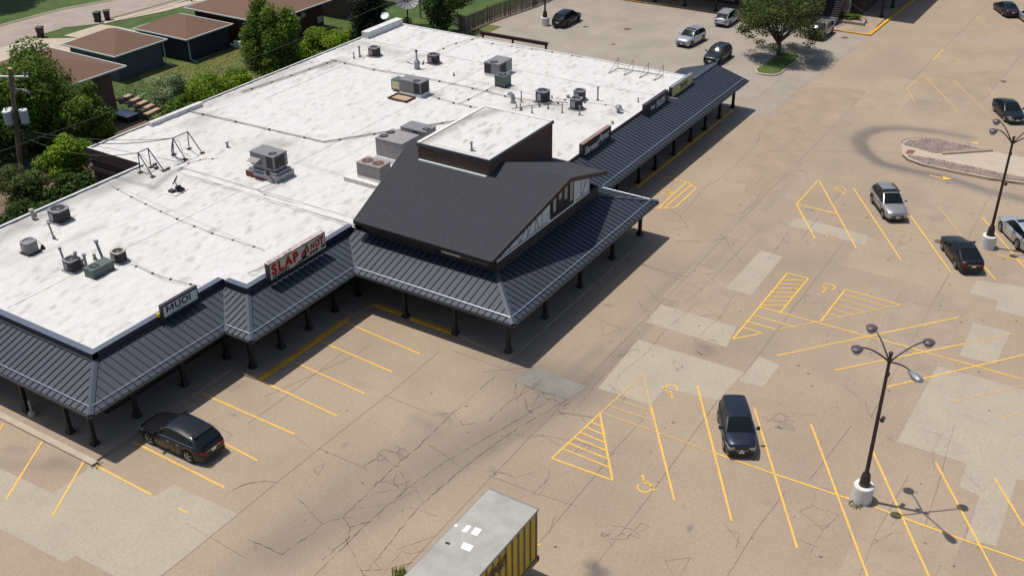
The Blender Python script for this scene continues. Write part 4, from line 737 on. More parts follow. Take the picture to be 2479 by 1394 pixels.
# vents
def vent(p,h,r,label,cap=True,lean=(0,0),m='ventgrey',base=True,name='vent_pipe'):
    t=thing(name,label,'vent pipe',(p[0],p[1],RT),0,'small vent pipes on the flat roof'); b=MB()
    if base: b.lathe((0,0,0),[(r*2.1,0),(r*1.6,.12),(r*1.25,.16)],12); b.build('flashing','pipe',t,local=True); b=MB()
    b.tube([(0,0,0),(lean[0]*.5,lean[1]*.5,h*.5),(lean[0],lean[1],h)],r,10); b.build('pipe',m,t,local=True)
    if cap: b=MB(); b.lathe((lean[0],lean[1],h),[(r*1.1,-.02),(r*1.7,.03),(r*1.7,.11),(r*1.3,.14)],12); b.build('cap','acrim',t,local=True)
    return t
for p,h,r,l,lab in (((34.3,55.36),.95,.055,(-.05,.1),'thin capped vent pipe standing alone between the two left condensers'),((32.42,51.84),1.05,.06,(-.05,.1),'pale capped vent pipe just behind the condenser beside the green unit'),
  ((32.58,50.81),.98,.07,(-.02,.02),'purplish vent pipe second from the left of the tight group'),((32.87,50.81),.36,.06,(0,0),'shortest vent in the group beside the low green unit'),((32.67,50.19),.95,.075,(0,.02),'thick capped vent pipe right behind the low green unit'),
  ((33.94,50.33),1.25,.08,(-.1,.16),'tallest leaning vent pipe near the small brown condenser'),((33.84,50.98),.2,.06,(0,0),'tiny dark stub vent between two tall pipes'),((71.25,61.99),.6,.05,(0,0),'short vent pipe next to the lifted gas line at the roof back'),
  ((71.89,61.84),.85,.075,(0,0),'purplish vent pipe left of the rearmost condenser'),((72.06,51.6),.25,.05,(0,0),'small lone stub vent in the middle of the far roof'),((69.52,43.21),.95,.05,(0,0),'slender spiked vent pipe at the left of the pipe cluster'),
  ((73.01,38.12),1.0,.06,(.0,.0),'slim grey vent with a thin pale top standing apart on the right'),((74.26,35.11),.4,.045,(0,0),'short thin vent close to the sign reading SALON'),((69.36,37.76),.6,.055,(0,0),'vent with a round cap in front of the tight pair of condensers'),
  ((67.91,42.29),.55,.045,(0,0),'leftmost pale vent in the front row of the cluster'),((67.83,41.18),.6,.045,(0,0),'second pale vent in the front row of the cluster'),((69.35,40.6),.45,.045,(0,0),'short vent in front of the middle condenser'),((69.13,39.19),.75,.045,(0,0),'tall pale vent in front row nearest the condenser pair'),
  ((68.13,42.81),.35,.04,(0,0),'small stub at the tip of the front pipe'),((69.13,34.74),.2,.05,(0,0),'dark stub vent near the script sign'),((71.61,41.58),.25,.04,(0,0),'small tee shaped stub behind the middle condenser')):
    vent(p,h,r,lab,cap=r>.052,lean=l)
t=thing('vent_pipe','capped vent pipe on the brick block roof','vent pipe',(*(51.16,35.48),7.9)); b=MB(); b.lathe((0,0,0),[(.14,0),(.1,.1)],12); b.build('flashing','pipe',t,local=True); b=MB(); b.tube([(0,0,0),(0,0,.5)],.065,10); b.build('pipe','ventgrey',t,local=True); b=MB(); b.lathe((0,0,.5),[(.07,0),(.11,.03),(.11,.08)],12); b.build('cap','acrim',t,local=True)
# flared flue, gooseneck, mushroom, dark tank vent
t=thing('flue_stack','tall capped flue rising from a flared grey housing','flue',(*(71.85,55.37),RT)); b=MB(); b.lathe((0,0,0),[(.3,0),(.24,.1),(.25,.4),(.3,.5),(.28,.62),(.1,.85)],16); b.build('housing','galv',t,local=True); b=MB(); b.tube([(0,0,.8),(0,0,1.5)],.075,10); b.build('pipe','ventgrey',t,local=True); b=MB(); b.lathe((0,0,1.5),[(.09,0),(.13,.05),(.13,.14),(.05,.18)],12); b.build('cap','acdark',t,local=True); b=MB(); b.add([(-.2,.3,.45),(-.5,.7,.7),(-.45,.75,.55),(-.15,.3,.35)],[(0,1,2,3)]); b.add([(.2,-.3,.35),(.4,-.5,.75),(.5,-.45,.3)],[(0,1,2)]); b.build('wing_flap','acgrey',t,local=True)
t=thing('gooseneck_vent','galvanised gooseneck duct with its mouth turned left','duct vent',(*(69.02,43.69),RT)); b=MB(); b.tube([(0,0,0),(0,0,.45),(0,.06,.62),(0,.22,.72),(0,.42,.68)],.17,12); b.build('duct','galv',t,local=True); b=MB(); b.lathe((0,0,0),[(.26,0),(.19,.08)],12); b.build('flashing','pipe',t,local=True)
t=thing('mushroom_vent','round blue grey mushroom vent near the front parapet','duct vent',(*(71.47,35.45),RT)); b=MB(); b.lathe((0,0,0),[(.14,0),(.14,.3),(.26,.34),(.28,.45),(.18,.56),(.03,.6)],14); b.build('hood','galv',t,local=True)
t=thing('junction_vent','cluttered grey vent with side boxes near the left back edge','duct vent',(*(35.34,58.72),RT)); b=MB(); b.tube([(0,0,0),(0,.02,.55)],.11,10); b.lathe((0,.02,.5),[(.1,0),(.17,.05),(.17,.2),(.1,.25)],10); b.build('pipe','acbeige',t,local=True); b=MB(); b.box(.08,.25,-.06,.1,.1,.35); b.build('box','pipe',t,local=True); b=MB(); b.tube([(.2,0,.3),(.8,-.3,.45),(1.3,-.6,.15)],.014,5); b.tube([(.2,0,.12),(.9,-.5,.12),(1.5,-.8,.05)],.014,5); b.build('cable','pipe',t,local=True)
t=thing('wire_bundle','dark tangle of cable and a junction beside the grey condenser','cable',(*(33.06,54.78),RT)); b=MB(); b.lathe((0,0,0),[(.16,0),(.12,.12),(.05,.28)],8); b.build('junction','black',t,local=True); b=MB(); b.tube([(0,0,.25),(-.1,.15,.55),(-.4,.1,.6),(-.7,0,.45)],.014,5); b.build('cable','pipe',t,local=True)
t=thing('small_turbine_vent','white topped small vent in the middle of the left roof','duct vent',(*(50.44,56.77),RT)); b=MB(); b.lathe((0,0,0),[(.13,0),(.08,.06),(.08,.3),(.13,.34),(.13,.42)],12); b.build('pipe','acgrey',t,local=True); b=MB(); b.lathe((0,0,.42),[(.12,0),(.08,.07)],12); b.build('cap','white',t,local=True)
t=thing('roof_drain','small lidded stub beside the far condenser pair','roof drain',(*(72.37,40.51),RT)); b=MB(); b.lathe((0,0,0),[(.12,0),(.14,.16)],10); b.build('body','acgrey',t,local=True); b=MB(); b.lathe((0,0,.16),[(.15,0),(.15,.02)],10); b.build('lid','galv',t,local=True)
# satellite dishes
def dishmesh(b,c,n_,r,depth,seg=24):
    n_=Vector(n_).normalized(); a=n_.cross(Vector((0,0,1))).normalized(); u=a.cross(n_); c=Vector(c); rings=6; vs=[tuple(c-n_*depth)]
    for i in range(1,rings+1):
        q=i/rings
        for k in range(seg): th=2*math.pi*k/seg; vs.append(tuple(c+a*math.cos(th)*r*q+u*math.sin(th)*r*q-n_*depth*(1-q*q)))
    fs=[(0,1+k,1+(k+1)%seg) for k in range(seg)]+[(1+i*seg+k,1+(i+1)*seg+k,1+(i+1)*seg+(k+1)%seg,1+i*seg+(k+1)%seg) for i in range(rings-1) for k in range(seg)]
    b.add(vs,fs); m=len(vs); b.add([tuple(Vector(v)-n_*.02) for v in vs],[f[::-1] for f in fs])
q=(43.17,54.1)
t=thing('satellite_dish','dark satellite dish on a pale board weighed down with black blocks','satellite dish',(q[0],q[1],RT)); b=MB(); b.box(-.75,.55,-.5,.5,0,.04,rz=.1); b.build('base_board','whiteold',t,local=True)
b=MB(); b.box(-.55,-.2,-.1,.3,.04,.2); b.box(-.1,.3,-.4,-.05,.04,.2); b.box(.05,.45,.1,.3,.04,.2); b.build('ballast','acdark',t,local=True); b=MB(); b.tube([(0,0,.1),(0,.05,.6)],.03,8); b.tube([(0,.05,.45),(-.05,-.3,.45),(-.15,-.5,.65)],.018,6); b.build('mast','black',t,local=True)
b=MB(); dishmesh(b,(0,.1,.78),(-.45,.7,.5),.36,.08); b.build('dish','acdark',t,local=True)
q=(81.15,66.02); t=thing('satellite_dish','small white satellite dish on a thin mast at the back edge of the roof','satellite dish',(q[0],q[1],RT)); b=MB(); b.tube([(0,0,-.6),(0,0,.5),(.05,.05,.7)],.03,8); b.build('mast','whiteold',t,local=True); b=MB(); dishmesh(b,(0,.15,.85),(-.5,-.1,.7),.42,.08); b.build('dish','signwhite',t,local=True); b=MB(); b.tube([(0,.15,.7),(-.35,.15,1.2)],.016,6); b.lathe((-.38,.15,1.18),[(.04,0),(.05,.1)],8); b.build('feed_arm','galv',t,local=True)
q=(92.44,72.17); t=thing('mesh_satellite_dish','huge grey mesh satellite dish tilted up behind the shops','satellite dish',(q[0],q[1],0)); b=MB(); b.tube([(0,0,0),(0,0,2.6)],.08,8); b.build('mast','acdark',t,local=True)
b=MB(); dishmesh(b,(0,0,3.0),(-.55,-.6,.75),1.35,.3); b.build('dish','acgrey',t,local=True)
b=MB(); nn=Vector((-.55,-.6,.75)).normalized(); A=nn.cross(Vector((0,0,1))).normalized(); U=A.cross(nn)
for k in range(16):
    th=2*math.pi*k/16; e=A*math.cos(th)+U*math.sin(th); b.tube([tuple(Vector((0,0,3))+e*1.35*f-nn*.3*(1-f*f)+nn*.02) for f in (.1,.4,.7,1)],.018,4)
b.tube([tuple(Vector((0,0,3))-nn*.3),tuple(Vector((0,0,3))+nn*.75)],.03,6); b.build('rib','black',t,local=True)
# electrical service masts
def servicemast(label,feet,head,w,cables):
    t=thing('service_mast',label,'cable mast',(feet[0][0],feet[0][1],RT)); b=MB()
    (h0,h1)=head
    b.tube([h0,h1],.035,6); b.build('crossbar','black',t)
    for a,c_ in ((feet[0],h0),(feet[1],h0),(feet[2],h1),(feet[3],h1)):
        b=MB(); b.tube([(a[0],a[1],RT),c_],.04 if w else .025,6); b.build('leg','acdark',t); b=MB(); b.box(a[0]-.17,a[0]+.17,a[1]-.12,a[1]+.12,RT,RT+.05); b.build('foot','acdark',t)
    b=MB()
    for p in cables: b.tube(p,.016,5)
    b.build('cable_loop','black',t); return t
def cat_(a,b_,sag,n=10): return [tuple(Vector(a).lerp(Vector(b_),i/n)+Vector((0,0,-sag*4*(i/n)*(1-i/n)))) for i in range(n+1)]
h0=(46.64,57.96,5.6); h1=(48.06,57.99,5.6)
loops=[[h0,(h0[0]-.5,h0[1]-.2,h0[2]-.7-.2*k),(h0[0]-.2+.1*k,h0[1]-.4,RT+.15+.05*k),(h0[0]+.5,h0[1]-.3,RT+.1)] for k in range(4)]+[[h0,(h0[0]+.6,h0[1]+.1,5.1),(h0[0]+.5,h0[1]-.2,4.4),(h0[0]+.9,h0[1]-.5,RT+.1)]]
servicemast('larger cable mast frame with black wire loops on the left roof',[(47.36,59.05),(47.17,57.61),(48.7,58.91),(48.65,57.5)],(h0,h1),1,loops)
k0=(44.03,58.61,5.3); k1=(44.95,58.66,5.3)
servicemast('smaller cable mast frame standing at the roof notch',[(43.93,58.64),(43.86,57.26),(44.97,58.72),(44.99,57.44)],(k0,k1),1,[[k0,(k0[0]+.3,k0[1]-.1,4.9),(k0[0]+.6,k0[1]-.3,4.2),(k0[0]+.9,k0[1]-.2,RT+.1)],[k0,(k0[0]-.1,k0[1]-.1,4.4),(k0[0]+.3,k0[1]-.4,RT+.05)]])
for i,p in enumerate(((45.41,58.84),(45.06,58.28),(45.39,57.47))):
    tt=thing('ballast_block',('dark block lying behind the smaller mast frame','dark block lying inside the smaller mast frame','dark block at the right foot of the smaller mast frame')[i],'ballast block',(p[0],p[1],RT)); b=MB(); b.box(-.16,.16,-.1,.1,0,.1,rz=.4); b.build('block','acdark',tt,local=True); b=MB(); b.box(-.12,.12,-.06,.06,.1,.115,rz=.4); b.build('top_face','pipe',tt,local=True)
# sign brace frame at the far right end of the roof
feet=[(80.91,40.36),(80.98,38.95),(81.06,37.53),(81.13,36.16)]; t=thing('brace_frame','row of four thin triangular braces left from an old sign','steel frame',(*feet[0],RT))
for f_ in feet:
    b=MB(); b.tube([(f_[0],f_[1],RT),(f_[0],f_[1],RT+.95)],.02,5); b.tube([(f_[0],f_[1],RT+.95),(f_[0]-1.55,f_[1]+.1,RT)],.018,5); b.tube([(f_[0],f_[1],RT+.05),(f_[0]-1.55,f_[1]+.1,RT+.03)],.025,5); b.build('brace','brownsteel',t)
b=MB(); b.tube([(*feet[0],RT+.05),(*feet[3],RT+.05)],.028,5); b.build('tie_bar','brownsteel',t)
# gas and cable runs with their little support blocks
def run(label,pts,n,zz=.1,r=.028,double=0,name='roof_pipe_run'):
    t=thing(name,label,'roof pipe',(*pts[0],RT)); P3=[(x,y,RT+zz) for x,y in pts]; b=MB(); b.tube(P3,r,6)
    if double: b.tube([(x+.05,y-double,z-.03) for x,y,z in P3],r*.7,6)
    b.build('pipe','pipe',t); L=[0]
    for a,c_ in zip(pts[:-1],pts[1:]): L.append(L[-1]+math.hypot(c_[0]-a[0],c_[1]-a[1]))
    for k in range(n):
        s_=L[-1]*(k+.5)/n; i=max(j for j in range(len(pts)-1) if L[j]<=s_); f=(s_-L[i])/(L[i+1]-L[i]); x=pts[i][0]+(pts[i+1][0]-pts[i][0])*f; y=pts[i][1]+(pts[i+1][1]-pts[i][1])*f
        b=MB(); b.box(x-.075,x+.075,y-.05,y+.05,RT,RT+zz+.01); b.build('support_block','acdark',t)
    return t
run('long pipe run crossing the left roof to the corner by the big units',[(54.07,64.92),(54.34,60.29),(54.72,51.37)],4,double=.12); run('pipe run rising from the kink to the brick block',[(54.59,51.27),(57.76,49.14),(63.42,45.14)],4,double=.12)
run('long pipe run across the far roof behind the long grey unit',[(69.76,63.46),(69.59,58.39),(70.06,53.16),(70.09,49.04),(69.82,44.27),(70.4,39.96)],7,double=.1); run('pipe run along the back edge of the roof',[(54.38,60.55),(59.48,64.26),(64.48,63.57),(69.98,63.08)][1:],5,double=.15)
run('pipe run from the long grey unit to the brick block',[(66.77,50.12),(66.39,47.59),(66.4,45.21)],3); run('short double run branching near the pale green unit',[(66.4,47.2),(69.09,47.01),(71.55,46.99)],2)
run('curving black cable from the far roof edge to a condenser',[(82.22,55.77),(81.38,55.92),(78.82,56.73),(76.62,56.56),(74.78,56.15)],4,r=.02); run('thin line along the far roof edge',[(81.23,54.65),(81.27,52.84),(81.58,50.1),(81.88,47.21),(81.98,44.48)],5,.05,.015)
run('thin dotted cable run across the near left roof',[(41.34,58.55),(40.8,55.65),(40.39,52.94),(40.07,50.23),(39.85,47.29),(39.91,43.08)],9,.04,.014); run('thin sagging cable run near the sign reading MUOI',[(34.52,48.86),(34.45,47.53),(34.4,45.91),(34.61,44.1),(34.79,43.07)],4,.04,.014)
run('cable run from the back service mast along the notch',[(45.49,56.62),(46.89,56.96),(47.8,56.59),(48.57,55.74)],4,.03,.014); run('low front pipe of the cluster by the brick block',[(67.44,42.77),(69.23,41.56),(70.55,40.62),(70.9,39.68)],3,.16,.04); run('rear zigzag pipe of the cluster',[(71.63,41.24),(71.73,39.95),(71.99,38.58),(72.43,36.57),(71.79,34.6)],4,.05,.015)
run('cable from the stepped packaged unit across the roof',[(47.42,49.39),(46.05,49.6),(45.73,48.62),(45.77,46.09)],1,.03,.016)
# ---------------------------------------------------------------- cars (local +x is the nose)
TYPES={
 'suv':dict(L=4.72,W=1.92,H=1.68,wb=2.78,r=.365,fo=.92,hood=[(-.02,.50),(.03,.78),(.12,.92),(.6,1.03),(1.2,1.10)],tail=[(-.02,.55),(.02,.8),(.06,1.0),(.14,1.08)],belt=(1.02,1.12),xc=(1.18,1.85,3.9,4.6),deck=0,rr=.92),
 'coupe_suv':dict(L=4.85,W=1.94,H=1.66,wb=2.9,r=.39,fo=.93,hood=[(-.02,.52),(.03,.75),(.14,.88),(.7,1.02),(1.4,1.10)],tail=[(-.02,.6),(.03,.85),(.1,1.02),(.25,1.12)],belt=(1.03,1.16),xc=(1.4,2.2,4.05,4.72),deck=0,rr=.9),
 'box':dict(L=4.14,W=1.8,H=1.62,wb=2.57,r=.335,fo=.84,hood=[(-.02,.5),(.02,.8),(.1,.93),(.5,1.02),(.95,1.08)],tail=[(-.02,.55),(.02,.9),(.06,1.04),(.1,1.1)],belt=(1.0,1.1),xc=(1.0,1.72,3.82,4.09),deck=0,rr=.97),
 'wagon':dict(L=4.82,W=1.84,H=1.68,wb=2.745,r=.36,fo=.97,hood=[(-.02,.48),(.03,.74),(.12,.88),(.7,.99),(1.35,1.06)],tail=[(-.02,.55),(.03,.85),(.08,1.02),(.2,1.08)],belt=(1.0,1.09),xc=(1.32,2.05,4.0,4.68),deck=0,rr=.94),
 'sedan':dict(L=4.85,W=1.84,H=1.46,wb=2.78,r=.335,fo=.95,hood=[(-.02,.45),(.04,.64),(.15,.78),(.8,.88),(1.4,.94)],tail=[(-.02,.55),(.03,.85),(.1,1.0),(.45,1.03),(.6,1.03)],belt=(.9,1.0),xc=(1.38,2.2,3.3,4.28),deck=.5,rr=1.0),
 'van':dict(L=5.1,W=1.98,H=1.76,wb=3.05,r=.36,fo=.95,hood=[(-.02,.5),(.03,.8),(.1,.92),(.5,1.02),(1.0,1.1)],tail=[(-.02,.55),(.02,.85),(.05,1.05),(.1,1.12)],belt=(1.0,1.1),xc=(1.0,1.75,4.75,5.02),deck=0,rr=.99)}
def ip(x,tab):
    if x<=tab[0][0]: return tab[0][1]
    for (a,u),(b,v) in zip(tab[:-1],tab[1:]):
        if x<=b: t=(x-a)/(b-a); return u+(v-u)*t
    return tab[-1][1]
def car(kind,name,label,cat,pos,head,paint,group='cars parked in the lot',rails=False,clad=False,rimm='rim',roofm=None,sun=False,plate='rear',trimline=False,roofrail='chrome',sc=.9):
    T=TYPES[kind]; L,Wd,Hh,wb,r=T['L'],T['W'],T['H'],T['wb'],T['r']; t=thing(name,label,cat,(pos[0],pos[1],0.016),math.radians(head),group); t.scale=(sc,sc,sc)
    X=lambda d:L/2-d          # d: distance behind the nose
    fw_,rw_=T['fo'],T['fo']+wb; R=r+.055
    hood=T['hood']; tail=T['tail']; b0,b1=T['belt']; xa,xb,xc_,xd=T['xc']
    ds=sorted(set([0,.03,.09,.18,.32,.5]+[L-x for x in (0,.03,.09,.18,.32,.5)]+[fw_+R*math.cos(math.radians(a)) for a in range(0,181,15)]+[rw_+R*math.cos(math.radians(a)) for a in range(0,181,15)]+[xa,xb,xc_,(xa+xb)/2,(fw_+rw_)/2,1.6,2.6,3.2]))
    def hw(d):
        q=abs(d-L/2)/(L/2); return Wd/2*(1-.20*q**7-.035*q**2.5)
    def top(d):
        if d<xa: return ip(d,hood)
        if d>xd: return ip(L-d,tail)
        return ip(d,[(xa,hood[-1][1]),(xd,tail[-1][1])])+.0
    def low(d):
        z=.24+ .06*(abs(d-L/2)/(L/2))**6
        for w_ in (fw_,rw_):
            if abs(d-w_)<R: z=max(z,r+math.sqrt(max(0,R*R-(d-w_)**2)))
        return z
    def sh(d): 
        s_=ip(d,[(0,hood[1][1]-.1),(.3,hood[2][1]-.09),(xa,b0),(xc_,b1),(L-.3,b1-.02),(L,tail[1][1]-.12)]); return min(s_,top(d)-.03)
    NP=7; vs=[]
    for d in ds:
        w_=hw(d); lo=low(d); s_=sh(d); tp=top(d); lo=min(lo,s_-.1)
        prof=[(w_*.955,lo),(w_*1.0,lo+(s_-lo)*.3),(w_*.992,lo+(s_-lo)*.7),(w_*.95,s_),(w_*.86,s_+(tp-s_)*.55),(w_*.5,tp-.008),(0,tp)]
        for y,z in prof: vs.append((X(d),y,z))
        for y,z in prof[:-1][::-1]: vs.append((X(d),-y,z))
    n=len(ds); m=2*NP-1
    body=MB(); fs=[]; ms=[]
    for i in range(n-1):
        for k in range(m-1):
            body_m=0
            if clad and k in(0,m-2): body_m=1
            fs.append((i*m+k,i*m+k+1,(i+1)*m+k+1,(i+1)*m+k)); ms.append(body_m)
    fs.append(tuple(range(m))[::-1]); ms.append(0); fs.append(tuple((n-1)*m+k for k in range(m))); ms.append(0)
    body.v=vs; body.f=fs; body.m=ms
    # underbody
    ub=MB(); ub.box(-L/2+.25,L/2-.25,-Wd/2*.78,Wd/2*.78,.2,.6,mi=0); ub.build('underbody','black',t,local=True)
    # cabin
    st=sorted(set([xa,xa+(xb-xa)*.33,xa+(xb-xa)*.66,xb,xb+.12]+[xb+(xc_-xb)*k/6 for k in range(1,6)]+[xc_-.1,xc_,xc_+(xd-xc_)*.33,xc_+(xd-xc_)*.66,xd]))
    rrz=T['rr']
    def hz_(d): 
        if d<xb: q=(d-xa)/(xb-xa); return top(d)+(Hh-.05-top(d))*(q**.92)
        if d<xc_: q=(d-xb)/(xc_-xb); return Hh-.05+.05*math.sin(math.pi*min(1,q*1.15+.0)**.8)*(1) -(1-rrz)*Hh*.5*q*q
        z1=Hh-.05+.0-(1-rrz)*Hh*.5; q=(d-xc_)/(xd-xc_); return z1+(top(xd)-z1)*(q**1.12)
    vs=[]; bz=lambda d:sh(d)-.015
    for d in st:
        w_=hw(d)*.925; h_=hz_(d); z0=bz(d); Hfull=Hh-z0; ins=lambda z:w_-(z-z0)/Hfull*Wd*.115
        ht=max(h_-.045,z0+.002); yt=ins(ht)
        pr=[(w_,z0),(yt,ht),(max(yt-.075,.05),min(h_-.004,ht+.035)),(yt*.5,h_+.012*(1 if d>xb and d<xc_ else 1.2)),(0,h_+.02)]
        for y,z in pr: vs.append((X(d),y,z))
        for y,z in pr[:-1][::-1]: vs.append((X(d),-y,z))
    m2=9; cb=MB(); parts={'windscreen':[],'rear_window':[],'sl':[],'sr':[]}; cf=[]; cm=[]
    pil=[xa+(xb-xa)*.0]; 
    for i in range(len(st)-1):
        mid=(st[i]+st[i+1])/2
        for k in range(m2-1):
            f=(i*m2+k,i*m2+k+1,(i+1)*m2+k+1,(i+1)*m2+k)
            if k in(0,m2-2):
                if mid>xa+.1 and mid<(xd-.3*(xd-xc_) if kind in('suv','van','wagon','box','coupe_suv') else xc_+.45*(xd-xc_)): parts['sl' if k==0 else 'sr'].append(f)
                else: cf.append(f); cm.append(0)
            elif k in(1,m2-3): cf.append(f); cm.append(0)
            else:
                if mid<xb: parts['windscreen'].append(f)
                elif mid>xc_: parts['rear_window'].append(f)
                else: cf.append(f); cm.append(1 if sun and mid<xb+.75 and mid>xb+.1 else 0)
    base=len(body.v); body.v+=vs; body.f+=[tuple(q+base for q in f) for f in cf]; body.m+=[{0:0,1:2}[q] for q in cm]
    body.build('body',[paint,'cladding','glasscar'],t,smooth=True,local=True)
    def shrink(key,nm):
        b=MB(); b.v=list(vs); b.f=parts[key]; b.m=[0]*len(b.f); return b.build(nm,'glasscar',t,smooth=True,local=True)
    shrink('windscreen','windscreen'); shrink('rear_window','rear_window'); shrink('sl','side_window'); shrink('sr','side_window')
    # window pillars and sills as thin paint strips
    for sgn in (1,-1):
        b=MB()
        for d in (xb+(xc_-xb)*.42,xb+(xc_-xb)*.93):
            w_=hw(d)*.925; z0=bz(d); z1=hz_(d)-.05; y0=w_+.006; y1=w_-(z1-z0)/(Hh-z0)*Wd*.115+.006
            b.add([(X(d)-.04,sgn*y0,z0),(X(d)+.04,sgn*y0,z0),(X(d)+.03,sgn*y1,z1),(X(d)-.03,sgn*y1,z1)],[(0,1,2,3) if sgn<0 else (3,2,1,0)])
        b.build('pillar','black' if paint!='carwhite' else paint,t,local=True)
        if trimline:
            b=MB(); dd=[xa+.35+(xd-.25-xa-.35)*k/10 for k in range(11)]; b.tube([(X(d),sgn*(hw(d)*.925+.012),bz(d)+.03) for d in dd]+[(X(d),sgn*(hw(d)*.925-(hz_(d)-.06-bz(d))/(Hh-bz(d))*Wd*.115+.012),hz_(d)-.06) for d in dd[::-1][1:]],.012,5); b.build('window_trim','chrome',t,local=True)
        # mirror
        b=MB(); xm=X(xa+.32); ym=sgn*(Wd/2*.98); zm=b0+.1; b.tube([(xm,ym*.93,zm-.04),(xm,ym+sgn*.1,zm)],.03,6)
        b.add([(xm+.09,ym+sgn*.06,zm-.06),(xm+.09,ym+sgn*.24,zm-.05),(xm+.05,ym+sgn*.25,zm+.09),(xm+.05,ym+sgn*.06,zm+.09),(xm-.07,ym+sgn*.07,zm-.07),(xm-.07,ym+sgn*.26,zm-.06),(xm-.07,ym+sgn*.26,zm+.1),(xm-.07,ym+sgn*.07,zm+.1)],[(0,1,2,3),(7,6,5,4),(0,4,5,1),(1,5,6,2),(2,6,7,3),(3,7,4,0)]); b.build('mirror',paint,t,local=True)
        if rails:
            b=MB(); dd=[xb+.15+(xc_-.1-xb-.15)*k/8 for k in range(9)]; b.tube([(X(d),sgn*Wd*.345,hz_(d)+.055) for d in dd],.05 if roofrail=='black' else .028,6)
            for d in (dd[0],dd[-1]): b.tube([(X(d),sgn*Wd*.345,hz_(d)-.02),(X(d),sgn*Wd*.345,hz_(d)+.055)],.03,6)
            b.build('roof_rail','cladding' if roofrail=='black' else 'galv',t,local=True)
        # door line and handles
        b=MB()
        for d in (xb+(xc_-xb)*.12,xb+(xc_-xb)*.5): y=hw(d)*1.0+.004; b.box(X(d)-.17,X(d)-.02,sgn*y-.012,sgn*y+.012,b0-.14,b0-.11)
        b.build('door_handle','chrome' if trimline else paint,t,local=True)
        b=MB()
        for d in (xa+.25,xb+(xc_-xb)*.42,rw_-R-.02+.1):
            y=hw(d)*1.001+.003; b.box(X(d)-.006,X(d)+.006,sgn*y-.006,sgn*y+.002,.36,b0-.05)
        b.build('door_seam','black',t,local=True)
        # lights following the rounded corners
        def lampq(d0,d1,z0,z1,mt,nm):
            b=MB(); e=.012; P=[]
            for d,zz in ((d0,0),(d1,1)):
                w_=hw(d); P.append((X(d)+(e if d<L/2 else -e),sgn*(w_*.97+e)))
            k=.55
            xin=X(0)+e if d0<L/2 else X(L)-e; yin=sgn*hw(0 if d0<L/2 else L)*k; yc=sgn*(hw(0 if d0<L/2 else L)*.955+e)
            pts=[(P[1][0],P[1][1]),(P[0][0],P[0][1]),(xin,yc),(xin,yin)]
            zl=[z0+.04,z0+.01,z0,z0]; zh=[z1+.03,z1,z1-.02,z1-.035]
            for i in range(3): b.add([(pts[i][0],pts[i][1],zl[i]),(pts[i+1][0],pts[i+1][1],zl[i+1]),(pts[i+1][0],pts[i+1][1],zh[i+1]),(pts[i][0],pts[i][1],zh[i])],[(0,1,2,3),(3,2,1,0)])
            b.build(nm,mt,t,local=True)
        zf=hood[1][1]-.16; lampq(.1,.5,zf-.03,zf+.2,'lamp','headlight'); zt=tail[1][1]-.08; lampq(L-.08,L-.34,zt-.04,zt+.13,'tail','taillight')
    b=MB(); zf=hood[1][1]; b.box(X(0)-.02,X(0)+.012,-Wd*.26,Wd*.26,zf-.3,zf-.12); b.build('grille','cladding',t,local=True)
    b=MB(); b.box(X(0)-.02,X(0)+.018,-Wd*.2,Wd*.2,zf-.22,zf-.2); b.box(X(0)-.02,X(0)+.022,-.05,.05,zf-.24,zf-.17); b.build('grille_bar','chrome',t,local=True)
    b=MB(); b.box(X(0)-.02,X(0)+.014,-Wd*.36,Wd*.36,.26,.4); b.build('bumper_insert','cladding',t,local=True)
    b=MB(); b.box(X(L)-.014,X(L)+.02,-Wd*.36,Wd*.36,.26,.44); b.build('bumper_insert','cladding',t,local=True)
    b=MB(); zt=tail[1][1]
    b.box(X(L)-.022,X(L)-.01,-.15,.15,zt-.22,zt-.08)
    b.build('number_plate','plate',t,local=True)
    if plate!='rear': b=MB(); b.box(X(0)+.02,X(0)+.028,-.15,.15,.4,.53); b.build('number_plate','plate',t,local=True)
    b=MB(); b.box(X(L)-.018,X(L)-.01,-.45,.45,zt-.055,zt-.03); b.build('tail_trim','chrome',t,local=True)
    if kind in('suv','van','wagon','coupe_suv'):
        b=MB(); z1=hz_(xc_); b.add([(X(xc_)+.08,-Wd*.33,z1+.02),(X(xc_)+.08,Wd*.33,z1+.02),(X(xc_)-.2,Wd*.31,z1-.01),(X(xc_)-.2,-Wd*.31,z1-.01),(X(xc_)-.2,Wd*.31,z1-.05),(X(xc_)-.2,-Wd*.31,z1-.05)],[(0,1,2,3),(3,2,4,5)]); b.build('rear_spoiler',paint,t,local=True)
    # wheels
    for d in (fw_,rw_):
        for sgn in (1,-1):
            y=sgn*(Wd/2-.02); b=MB(); n_=20; pr=[(r-.03,-.0),(r,-.02),(r,-.19),(r-.03,-.21)]
            def ring(prr,m_): 
                v=[(X(d)+q*math.cos(2*math.pi*k/n_),y+sgn*off,r+q*math.sin(2*math.pi*k/n_)) for q,off in prr for k in range(n_)]
                return v,[(i*n_+k,i*n_+(k+1)%n_,(i+1)*n_+(k+1)%n_,(i+1)*n_+k) for i in range(len(prr)-1) for k in range(n_)]
            v,f=ring([(r*.66,-.03),(r-.03,0.0),(r,-.02),(r,-.19),(r*.5,-.2)],0); b.add(v,f); tw=b.build('wheel','tyre',t,local=True)
            b=MB(); v,f=ring([(r*.67,-.02),(r*.6,-.05)],0); b.add(v,f); 
            for k in range(5):
                a=2*math.pi*k/5+.3; c_,s_=math.cos(a),math.sin(a); hwid=.035
                q=[(r*.05,-hwid),(r*.64,-hwid*1.2),(r*.64,hwid*1.2),(r*.05,hwid)]; b.add([(X(d)+u*c_-w*s_,y-sgn*.025,r+u*s_+w*c_) for u,w in q],[(0,1,2,3),(3,2,1,0)])
